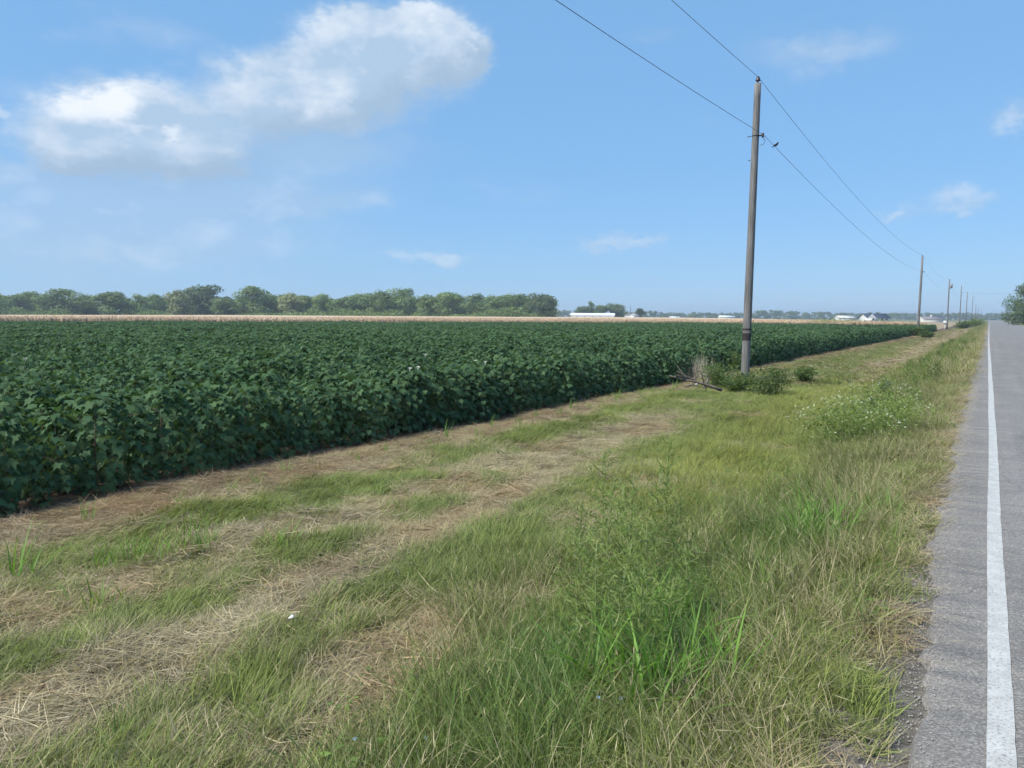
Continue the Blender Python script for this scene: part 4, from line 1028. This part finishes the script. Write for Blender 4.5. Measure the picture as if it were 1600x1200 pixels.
# ------------------------------------------------------------------ utility poles and wires
POLE_X = -6.72
def pole_x(px, Y): return POLE_X
PY = [-38, 25.4, 97, 167, 238, 300, 400, 505, 640, 860]
PTOP = [9.0, 9.12, 8.5, 8.9, 10.2, 10.4, 12.0, 9.6, 9.8, 11.0]
plabels = ['weathered utility pole behind the viewpoint carrying both wires', 'tall weathered grey pole nearest the viewer with dark bands low down', 'second pole, standing at the edge of the cotton', 'third pole, dark, beside the white markers', 'fourth pole, pale and slim', 'fifth pole, slim, before the hazy ones', 'sixth pole, thin and hazy', 'seventh pole, tiny and hazy', 'eighth pole, tiny, in front of the distant wood', 'farthest tiny pole where the road vanishes']
attach_top, attach_low = [], []
for k, (Y, top) in enumerate(zip(PY, PTOP)):
    zb = zgf(POLE_X, Y)
    if k == 0:
        attach_top.append(np.array([POLE_X+.05, Y, top+.20])); attach_low.append(np.array([POLE_X+.30, Y, top-1.62])); continue
    o = empty('utility_pole', (POLE_X, Y, zb)); tag(o, plabels[k], 'utility pole', 'wooden utility poles along the road')
    h = top-zb; lean = .11 if k == 1 else random.Random(k).uniform(-.05, .09)
    nseg = 24 if k == 1 else 5
    P = [(lean*t, 0, -.3+(h+.3)*t) for t in np.linspace(0, 1, nseg)]
    R_ = np.linspace(.142, .102, nseg)
    if k == 1:
        rr_ = np.random.default_rng(2); R_ = R_*(1+rr_.normal(0, .012, nseg))
    b = MB(); b.tube(P, R_, 16 if k < 3 else 9); b.build('shaft', M['pole'], o, True)
    b = MB(); b.tube([(lean, 0, h-.02), (lean, 0, h+.12)], [.018, .018], 6); pin_o = b.build('pin', M['metal_dark'], o)
    b = MB(); b.tube([(lean, 0, h+.06), (lean, 0, h+.09), (lean, 0, h+.11), (lean, 0, h+.15), (lean, 0, h+.165), (lean, 0, h+.20), (lean, 0, h+.22)], [.05, .085, .06, .07, .045, .05, .02], 10); b.build('insulator', M['porcelain'], pin_o, True)
    zl = h-1.62
    xl_ = lean*(zl/h)
    b = MB(); b.box((xl_+.17, 0, zl), (.12, .04, .05)); b.tube([(xl_, 0, zl-.012), (xl_, 0, zl+.012)], .122, 12); br_o = b.build('bracket', M['metal_dark'], o)
    b = MB(); b.tube([(xl_+.23, 0, zl-.06), (xl_+.23, 0, zl-.02), (xl_+.23, 0, zl+.02), (xl_+.23, 0, zl+.06)], [.045, .03, .03, .045], 8); b.build('spool', M['porcelain'], br_o)
    attach_top.append(np.array([POLE_X+lean, Y, zb+h+.20])); attach_low.append(np.array([POLE_X+xl_+.26, Y, zb+zl]))
    if k == 1:
        for q, (zz, hh) in enumerate(((1.30, .07), (1.42, .16), (1.62, .06))):
            b = MB(); rad = .142-.040*(zz/h)+.006; xx = lean*zz/h
            b.tube([(xx, 0, zz-hh/2), (xx, 0, zz+hh/2)], [rad, rad], 18, caps=False); b.build('band', M['band'] if 'band' in M else M['bark'], o)
        b = MB(); b.box((xl_-.20, 0, zl), (.12, .02, .02)); b.box((xl_-.17, 0, zl-.75), (.05, .03, .03)); b.build('bolt', M['metal_dark'], o)
        b = MB(); b.tube([(xl_+.2, 0, zl-.05), (xl_+.30, .03, zl-.16), (xl_+.26, .05, zl-.26), (xl_+.15, .03, zl-.30)], .008, 5); b.build('jumper_loop', M['metal_dark'], o)
    if k == 3:
        b = MB(); b.tube([(xl_+.38, 0, h-1.5), (xl_+.38, 0, h-.75)], [.19, .19], 12); b.build('transformer', M['grey_roof'], o)
def wire(name, pts, sag, label, rad):
    b = MB(); P = []
    for a, c, s in zip(pts[:-1], pts[1:], sag):
        for t in np.linspace(0, 1, 22, endpoint=False):
            p = a*(1-t)+c*t; p = p.copy(); p[2] -= 4*s*t*(1-t); P.append(p)
    P.append(pts[-1])
    b.tube(P, rad, 5); o = b.build(name, M['wire'], None, True); return tag(o, label, 'wire', 'overhead wires')
sg = [.62, .85, .8, .8, .6, .9, .9, 1.0, 1.2]
wire('power_line', attach_top, sg, 'upper wire running over the pole tops', .0065)
wire('power_line', attach_low, [.75]+sg[1:], 'lower wire carried on brackets below the pole tops', .0065)
wire('power_line', [np.array([POLE_X, 238, 8.6]), np.array([30., 238, 8.2])], [.35], 'service wire crossing high over the road', .012)
# bird on the lower wire
def bird():
    a, c = attach_low[1], attach_low[2]; t = .021; p = a*(1-t)+c*t; p = p.copy(); p[2] -= 4*.85*t*(1-t)
    best = None
    for t in np.linspace(.005, .3, 200):
        q = a*(1-t)+c*t; q = q.copy(); q[2] -= 4*.85*t*(1-t)
        v = RN.T@(q-np.array([0, 0, H])); ux = 800+FPX*v[0]/-v[2]
        if best is None or abs(ux-1212) < best[0]: best = (abs(ux-1212), q)
    p = best[1]
    o = empty('bird', (p[0], p[1], p[2]+.012), -.5); tag(o, 'small dark bird perched on the lower wire by the near pole', 'bird')
    b = MB(); b.tube([(-.085, 0, .055), (-.06, 0, .06), (-.02, 0, .07), (.03, 0, .085), (.055, 0, .11), (.075, 0, .13), (.095, 0, .13), (.105, 0, .127), (.125, 0, .122)], [.008, .022, .036, .038, .03, .025, .02, .010, .002], 9)
    b.build('body', M['feather'], o, True)
    b = MB(); b.add([[-.06, -.018, .062], [-.06, .018, .062], [-.17, .022, .028], [-.17, -.022, .028]], [[0, 1, 2, 3]]); b.add([[-.06, -.018, .055], [-.06, .018, .055], [-.17, .022, .022], [-.17, -.022, .022]], [[0, 3, 2, 1]]); b.build('tail', M['feather'], o)
    for s in (-1, 1):
        b = MB(); b.tube([(.03, s*.034, .09), (-.03, s*.036, .075), (-.10, s*.018, .055)], [.012, .018, .004], 6); b.build('wing', M['feather'], o, True)
        b = MB(); b.tube([(.01, s*.012, .045), (.012, s*.012, .0)], .004, 4); b.build('leg', M['feather'], o)
bird()

# ------------------------------------------------------------------ markers by the third pole
def post(name, px, py, hgt, w, label, mat='white_paint', cat='post', z=-.3):
    g0 = on_ground(px, py, z); o = empty(name, (g0.x, g0.y, zgf(g0.x, g0.y)), YAW); tag(o, label, cat)
    return o
o = post('mailbox', 1476, 516, 1, .1, 'white box on a short post beside the third pole', cat='mailbox')
b = MB(); b.box((0, 0, .5), (.12, .12, 1.2)); b.build('post', M['white_paint'], o)
b = MB(); b.box((.0, 0, 1.25), (.5, .35, .3)); b.tube([(-.25, 0, 1.40), (.25, 0, 1.40)], [.175, .175], 10); b.build('box', M['white_paint'], o)
o = post('marker_post', 1300, 508, 1, .1, 'thin white marker post at the far edge of the cotton', cat='post', z=-.6)
b = MB(); b.tube([(0, 0, -.2), (0, 0, 1.5)], .05, 6); b.build('shaft', M['white_paint'], o)
b = MB(); b.tube([(0, 0, 1.5), (0, 0, 1.62)], [.07, .06], 6); b.build('cap', M['white_paint'], o)
o = post('culvert_pipe', 1363, 513, 1, .1, 'short white pipe lying by the weeds past the cotton', cat='pipe', z=-.5)
b = MB(); b.tube([(-1.0, 0, 1.15), (1.0, 0, 1.15)], .10, 10); b.build('pipe', M['white_paint'], o)
b = MB(); b.box((-.8, 0, .5), (.08, .08, 1.2)); b.box((.8, 0, .5), (.08, .08, 1.2)); b.build('stand', M['white_paint'], o)

# ------------------------------------------------------------------ shrubs, weeds, brush pile
def shrub(name, x, y, w, h, label, mat='shrub', nq=900, q=.06, cat='shrub', low=.05, seed=1, narrow=.35, group=None):
    z = zgf(x, y); o = empty(name, (x, y, z), seed*1.1); tag(o, label, cat, group)
    r = np.random.default_rng(seed); ns = 14; b = MB(); tips = []
    for k in range(ns):
        a = r.random()*6.28; d = w*.5*math.sqrt(r.random()); hh = h*r.uniform(.6, 1.0)*(1-.35*(d/(w*.5))**2)
        p0 = np.array([.15*d*math.cos(a), .15*d*math.sin(a), -.03]); p1 = np.array([.6*d*math.cos(a), .6*d*math.sin(a), hh*.55]); p2 = np.array([d*math.cos(a), d*math.sin(a), hh])
        b.tube([p0, p1, p2], [.008, .006, .002], 5, caps=False); tips.append((p0, p1, p2))
    b.build('stem', M['weed_stem'], o)
    T = np.array(tips)[r.integers(0, ns, nq)]; t = (low+(1-low)*r.random(nq)**.75)[:, None]
    c = T[:, 0]*(1-t)**2+2*T[:, 1]*t*(1-t)+T[:, 2]*t*t+r.normal(0, 1, (nq, 3))*np.array([w*.10, w*.10, h*.07])
    c[:, 2] = np.maximum(c[:, 2], .02)
    d = r.normal(size=(nq, 3)); d[:, 2] = np.abs(d[:, 2])*.6; d /= np.linalg.norm(d, axis=1)[:, None]
    sd = np.cross(d, r.normal(size=(nq, 3))); sd /= np.linalg.norm(sd, axis=1)[:, None]
    s = (q*r.uniform(.6, 1.3, nq))[:, None]
    V = np.stack([c, c+d*s*.5+sd*s*narrow*.5, c+d*s, c+d*s*.5-sd*s*narrow*.5], 1).reshape(-1, 3)
    link('foliage', make_mesh('foliage', V, np.arange(nq*4).reshape(-1, 4), M[mat], attrs={'bl': np.repeat(r.random(nq), 4)}), o)
    return o
S = [(1122, 606, 1.3, .85, 'leafy green shrub between the brush pile and the near pole'), (1150, 612, 1.0, .65, 'low green shrub at the foot of the near pole'),
     (1198, 617, 1.15, .85, 'dense green shrub on the road side of the near pole'), (1145, 583, 1.0, 1.0, 'green bush behind the near pole against the cotton'), (1256, 596, .75, .5, 'small grassy bush alone past the near pole')]
for k, (px, py, w, h, lab) in enumerate(S):
    g0 = on_ground(px, py, -.3); shrub('shrub', g0.x, g0.y, w, h, lab, nq=1500, q=.085, seed=40+k)
for k, (x, y, w, h, lab) in enumerate(((POLE_X+.1, 96, 1.3, 1.1, 'bushy growth wrapped round the foot of the second pole'), (-5.5, 92, 1.1, .6, 'low bush on the road side of the second pole'),
                                       (-24, 150, 9, 2.2, 'wide green weed thicket past the corner of the cotton'), (-17, 158, 6, 1.7, 'smaller weed thicket beside the wide one past the cotton'), (-4.6, 186, 3.0, 1.5, 'round bush in the open beyond the third pole'), (-2.6, 215, 4.5, 2.2, 'yellow green bush mass close to the road far off'))):
    shrub('shrub', x, y, w, h, lab, mat='weed' if k in (2, 3, 5) else 'shrub', nq=2200, q=.30, seed=60+k)
# brush pile: every dead branch by itself
def branch(px0, py0, px1, py1, z0, z1, r0, label, twigs=3, seed=0):
    a = on_ground(px0, py0, z0); d1 = ray(px1, py1); dep_ = depth_side(a.x, a.y)[0]+.15
    e = Vector((0, 0, H))+d1*dep_
    e.z = z1 if z1 is not None else e.z
    o = empty('dead_branch', (a.x, a.y, a.z)); tag(o, label, 'branch', 'dead branches of the brush pile')
    v = np.array(e-a); L_ = np.linalg.norm(v); r = np.random.default_rng(seed)
    pts = [v*t+np.array([0, 0, 1])*.03*L_*math.sin(3*t+seed)+r.normal(0, .012*L_, 3)*(0 < t < 1) for t in np.linspace(0, 1, 7)]
    b = MB(); b.tube(pts, np.linspace(r0, r0*.35, 7), 8); limb = b.build('limb', M['dead_wood'], o, True)
    for k in range(twigs):
        t = r.uniform(.3, .95); p = np.array(pts[int(t*6)]); dv = r.normal(size=3)*.5+v/L_*.6+np.array([0, 0, .5]); ll = L_*r.uniform(.12, .3)
        b = MB(); b.tube([p, p+dv*ll*.5, p+dv*ll*(1)+np.array([0, 0, -.03])], [r0*.4, r0*.28, r0*.1], 5); b.build('twig', M['dead_wood'], limb, True)
branch(1128, 612, 1046, 585, -.22, None, .045, 'long grey dead branch slanting out of the brush pile', 9, 1)
branch(1088, 600, 1083, 573, -.25, None, .04, 'short dark upright stub in the brush pile', 5, 2)
branch(1068, 605, 1110, 590, -.25, None, .035, 'thin dead branch lying across the brush pile', 8, 3)
branch(1138, 600, 1152, 573, -.25, None, .018, 'pale twisted dead stem beside the near pole shrub', 6, 4)
branch(1100, 606, 1108, 590, -.25, None, .06, 'broken stump end in the middle of the brush pile', 7, 5)
g0 = on_ground(1092, 594, -.3)
o = empty('dry_stalk_clump', (g0.x, g0.y, zgf(g0.x, g0.y))); tag(o, 'clump of bleached upright dry stalks at the brush pile', 'dry stalks')
V, F, bl, bd = blades(300, .55, (.40, .90), (.008, .016), (.02, .3), (0, .25), seed=77)
link('stalks', make_mesh('stalks', V, F, M['dry_stalk']), o)
b = MB(); b.tube([(.1, 0, 0), (.08, .02, .7), (.0, 0, 1.15), (-.05, 0, 1.3)], [.012, .01, .008, .006], 5); b.build('tall_stalk', M['weed_stem'], o)
for k in range(2):
    g1 = on_ground((1088, 1122)[k], (606, 612)[k], -.25); 
    o = tag(MB().add(np.array([[1, 0, 0], [-1, .1, 0], [0, 1, .1], [0, -1, 0], [.1, 0, .8], [0, 0, -.5]])*.07+np.array([g1.x, g1.y, zgf(g1.x, g1.y)+.12]), [[0, 2, 4], [2, 1, 4], [1, 3, 4], [3, 0, 4], [2, 0, 5], [1, 2, 5], [3, 1, 5], [0, 3, 5]]).build('rubble_stone', M['gravel']),
            ('pale stone lying at the base of the brush pile', 'pale stone lying by the end of the long branch')[k], 'stone')

# feathery tall weeds near the road
def weed(x, y, h, seed, label, spread=.26, mat='weed', narrow=.075, nb=24, group='feathery tall weeds in the verge'):
    z = zgf(x, y); o = empty('tall_weed', (x, y, z), seed*.7); tag(o, label, 'weed', group)
    r = np.random.default_rng(seed); b = MB()
    bend = r.normal(0, .06, 2)
    st = np.array([[bend[0]*t*t*h, bend[1]*t*t*h, -.03+h*t] for t in np.linspace(0, 1, 7)])
    b.tube(st, np.linspace(.0075, .002, 7), 6); C, DD, SZ = [], [], []
    for k in range(nb):
        t = .12+.83*k/nb; p = st[0]*(1-t)+st[-1]*t; p[:2] = [bend[0]*t*t*h, bend[1]*t*t*h]
        a = k*2.4+r.normal(0, .3); l = h*spread*(1.05-t)*r.uniform(.7, 1.15)+.05
        e = p+np.array([math.cos(a)*l, math.sin(a)*l, l*.75]); m = p+np.array([math.cos(a)*l*.55, math.sin(a)*l*.55, l*.28])
        b.tube([p, m, e], [.0035, .0025, .001], 4, caps=False)
        nl = int(16+56*l)
        tt = r.random(nl)[:, None]; c = p*(1-tt)**2+2*m*tt*(1-tt)+e*tt*tt
        d = r.normal(size=(nl, 3))+np.array([math.cos(a), math.sin(a), .7])*.6; d /= np.linalg.norm(d, axis=1)[:, None]
        C.append(c); DD.append(d); SZ.append(r.uniform(.03, .07, nl)*(1.1-.4*t))
    b.build('stem', M['weed_stem'], o)
    c = np.concatenate(C); d = np.concatenate(DD); s = np.concatenate(SZ)[:, None]; nq = len(c)
    sd = np.cross(d, r.normal(size=(nq, 3))); sd /= np.linalg.norm(sd, axis=1)[:, None]
    V = np.stack([c, c+d*s*.5+sd*s*narrow, c+d*s, c+d*s*.5-sd*s*narrow], 1).reshape(-1, 3)
    link('foliage', make_mesh('foliage', V, np.arange(nq*4).reshape(-1, 4), M[mat], attrs={'bl': np.repeat(r.random(nq), 4)}), o)
# base pixel, top pixel row
W = [(1040, 800, 674, 'dark tall feathery weed with the highest tip, by itself'), (942, 850, 700, 'tall feathery weed at the back of the weed patch'), (985, 950, 760, 'feathery weed in the middle of the weed patch'),
     (900, 985, 830, 'feathery weed on the field side of the weed patch'), (1010, 1010, 810, 'broad feathery weed leading the weed patch'), (960, 1060, 850, 'feathery weed at the front of the weed patch'),
     (1050, 900, 770, 'feathery weed on the road side of the weed patch'), (905, 880, 790, 'short feathery weed behind the patch towards the field'), (1040, 1060, 900, 'low feathery weed at the front road side of the patch'), (985, 870, 735, 'slim feathery weed behind the middle of the patch'),
     (945, 930, 740, 'tall thin feathery weed near the middle, towards the field'), (1015, 915, 730, 'tall thin feathery weed near the middle, towards the road'), (930, 1020, 850, 'feathery weed low at the field side front'),
     (1075, 985, 850, 'small feathery weed apart from the patch towards the road'), (995, 1080, 880, 'feathery weed among the broad blades in front')]
for k, (px, py, ty, lab) in enumerate(W):
    g0 = on_ground(px, py, -.17); dp = depth_side(g0.x, g0.y)[0]
    hh = at_depth(px, ty, dp).z-zgf(g0.x, g0.y)
    weed(g0.x, g0.y, max(.3, hh), 200+k, lab)
# thicker green weeds along the road farther on
r = np.random.default_rng(33)
for k in range(44):
    y = 15+k*1.2+r.uniform(-.8, .8); x = -.9-1.5*r.random()
    weed(x, y, r.uniform(.35, .7), 300+k, 'dark leafy weed in the thick roadside growth past the white bush', spread=.42, mat='shrub' if k % 4 == 1 else 'weed', narrow=.2, nb=18, group='weeds in the roadside growth')
# white flowering bush
g0 = on_ground(1330, 700, -.17)
for k, (dx, dy, w, h, lab) in enumerate(((-.1, 0, 1.5, .74, 'white flecked flowering bush in the verge, the bigger front half'), (.25, 1.2, 1.5, .85, 'white flecked flowering bush just behind the front one'))):
    o = shrub('flowering_bush', g0.x+dx, g0.y+dy, w, h, lab, mat='weed', nq=2300, q=.06, seed=90+k, group='white flowering bushes')
    r = np.random.default_rng(95+k); nq = 290
    a = r.random(nq)*6.28; rad = w*.55*np.sqrt(r.random(nq)); c = np.c_[rad*np.cos(a), rad*np.sin(a), h*(1.02-.55*(rad/(w*.55))**2)+r.normal(0, .06, nq)]
    d = r.normal(size=(nq, 3)); d[:, 2] = np.abs(d[:, 2]); d /= np.linalg.norm(d, axis=1)[:, None]
    sd = np.cross(d, r.normal(size=(nq, 3))); sd /= np.linalg.norm(sd, axis=1)[:, None]; s = r.uniform(.022, .04, nq)[:, None]
    V = np.stack([c, c+d*s*.5+sd*s*.35, c+d*s, c+d*s*.5-sd*s*.35], 1).reshape(-1, 3)
    link('bracts', make_mesh('bracts', V, np.arange(nq*4).reshape(-1, 4), M['white_bract'], attrs={'bl': np.repeat(r.random(nq), 4)}), o)
# broad-bladed clumps
BC = [(1280, 858, .60, 80, 'bright green broad bladed grass clump alone near the road'), (985, 1120, .60, 60, 'broad bladed grass clump at the foot of the weed patch'), (45, 900, .5, 12, 'small bright upright broad leaved plant near the frame edge'),
      (930, 1080, .5, 14, 'pair of wide pale blades at the field side of the patch'), (1100, 1090, .5, 50, 'low broad bladed tuft in the foreground grass'), (160, 950, .30, 26, 'small dark green tuft in the dry swath'), (440, 852, .32, 18, 'cut broad stems tuft in the thatch'),
      (1045, 1145, .42, 46, 'fresh green tuft in the near foreground under the weed patch'), (1040, 1000, .45, 40, 'fresh green tuft on the road side of the weed patch'), (1190, 960, .4, 16, 'loose broad bladed tuft between weed patch and road'), (185, 880, .36, 40, 'fresh green tuft in the thatch, outer end of the green patch'), (240, 875, .36, 40, 'fresh green tuft in the thatch, middle of the green patch'), (305, 858, .40, 46, 'fresh green tuft in the thatch, thickest of the green patch')]
for k, (px, py, h, nb, lab) in enumerate(BC):
    g0 = on_ground(px, py, -.2 if px > 800 else -.3)
    V, F, bl, bd = blades(nb, .10+.0022*nb, (h*.6, h*1.15), (.010, .020) if k < 10 else (.006, .010), (.05, .5), (.3, 1.1), seed=400+k, seg=6)
    o = tag(link('grass_tuft', make_mesh('grass_tuft', V, F, M['broad'] if k not in (5,) else M['weed'], attrs={'bl': bl, 'bd': bd})), lab, 'grass tuft', 'broad bladed tufts in the verge')
    o.location = (g0.x, g0.y, zgf(g0.x, g0.y))
# little tufts sprouting at the foot of the cotton
r = np.random.default_rng(44)
V, F, bl, bd = blades(14, .06, (.15, .34), (.006, .010), (.05, .4), (.2, .8), seed=450, seg=4)
tm = make_mesh('grass_tuft', V, F, M['broad'], attrs={'bl': bl, 'bd': bd})
for k in range(26):
    y = 2.5+k*.75+r.uniform(-.3, .3); x = float(cotton_edge(y))+.55+r.uniform(-.1, .5)
    o = tag(link('grass_tuft', tm), 'thin green tuft sprouting from thatch at the foot of the cotton', 'grass tuft', 'tufts along the foot of the cotton')
    o.location = (x, y, zgf(x, y)); o.rotation_euler = (0, 0, r.random()*6.28); o.scale = (1, 1, r.uniform(.7, 1.3))
# tiny blue flowers, scrap of paper
fb = MB()
for k in range(2):
    a = math.pi/2+(k-.5)*1.3; c, s_ = math.cos(a), math.sin(a)
    fb.add([[0, 0, 0], [c*.012-s_*.009, s_*.012+c*.009, .004], [c*.022, s_*.022, .008], [c*.012+s_*.009, s_*.012-c*.009, .004]], [[0, 1, 2, 3]])
fbm_ = fb.mesh('petals', M['blue_petal'])
sb = MB(); sb.tube([(0, 0, -.30), (0, 0, 0)], .0015, 4); sbm = sb.mesh('stem', M['weed_stem'])
for k, (px, py) in enumerate(((935, 1092), (970, 1094), (1373, 855), (1127, 848), (1142, 846), (1210, 872), (665, 1156), (555, 1157), (847, 1185), (1385, 825), (720, 1133), (1040, 845))):
    g0 = on_ground(px, py, .0 if px > 900 else -.12)
    o = empty('blue_flower', (g0.x, g0.y, g0.z), k); o.rotation_euler = (.7, 0, k*1.0); o.scale = (.75,)*3
    tag(o, 'tiny pale blue wildflower among the verge grass', 'flower', 'blue wildflowers in the verge')
    link('petals', fbm_, o); s_o = link('stem', sbm, o); s_o.rotation_euler = (-.7, 0, 0)
g0 = on_ground(450, 966, -.2)
V = np.array([[0, 0, 0], [.05, .01, .012], [.055, .045, .02], [.01, .05, .03], [.025, .025, .035]])
o = tag(link('paper_scrap', make_mesh('paper_scrap', np.concatenate([V, V-[0, 0, .004]]), [np.array([[0, 1, 4], [1, 2, 4], [2, 3, 4], [3, 0, 4], [6, 5, 9], [7, 6, 9], [8, 7, 9], [5, 8, 9]]), np.array([[0, 5, 6, 1], [1, 6, 7, 2], [2, 7, 8, 3], [3, 8, 5, 0]])], M['paper'])), 'tiny crumpled white paper scrap lying in the green grass', 'litter')
o.location = (g0.x, g0.y, g0.z); o.scale = (.6,)*3

# ------------------------------------------------------------------ haze
HAZE = 0.00042
if HAZE:
    b = MB(); b.box((-200, 700, 9.0), (3600, 3600, 21.0)); m = bpy.data.materials.new('haze'); m.use_nodes = True
    nt = m.node_tree; nt.nodes.clear(); ou = nt.nodes.new('ShaderNodeOutputMaterial'); pv = nt.nodes.new('ShaderNodeVolumePrincipled')
    pv.inputs['Color'].default_value = (0.78, 0.88, 1.0, 1); pv.inputs['Density'].default_value = HAZE; pv.inputs['Anisotropy'].default_value = .2
    nt.links.new(pv.outputs[0], ou.inputs['Volume'])
    o = b.build('haze', m); tag(o, kind='stuff')
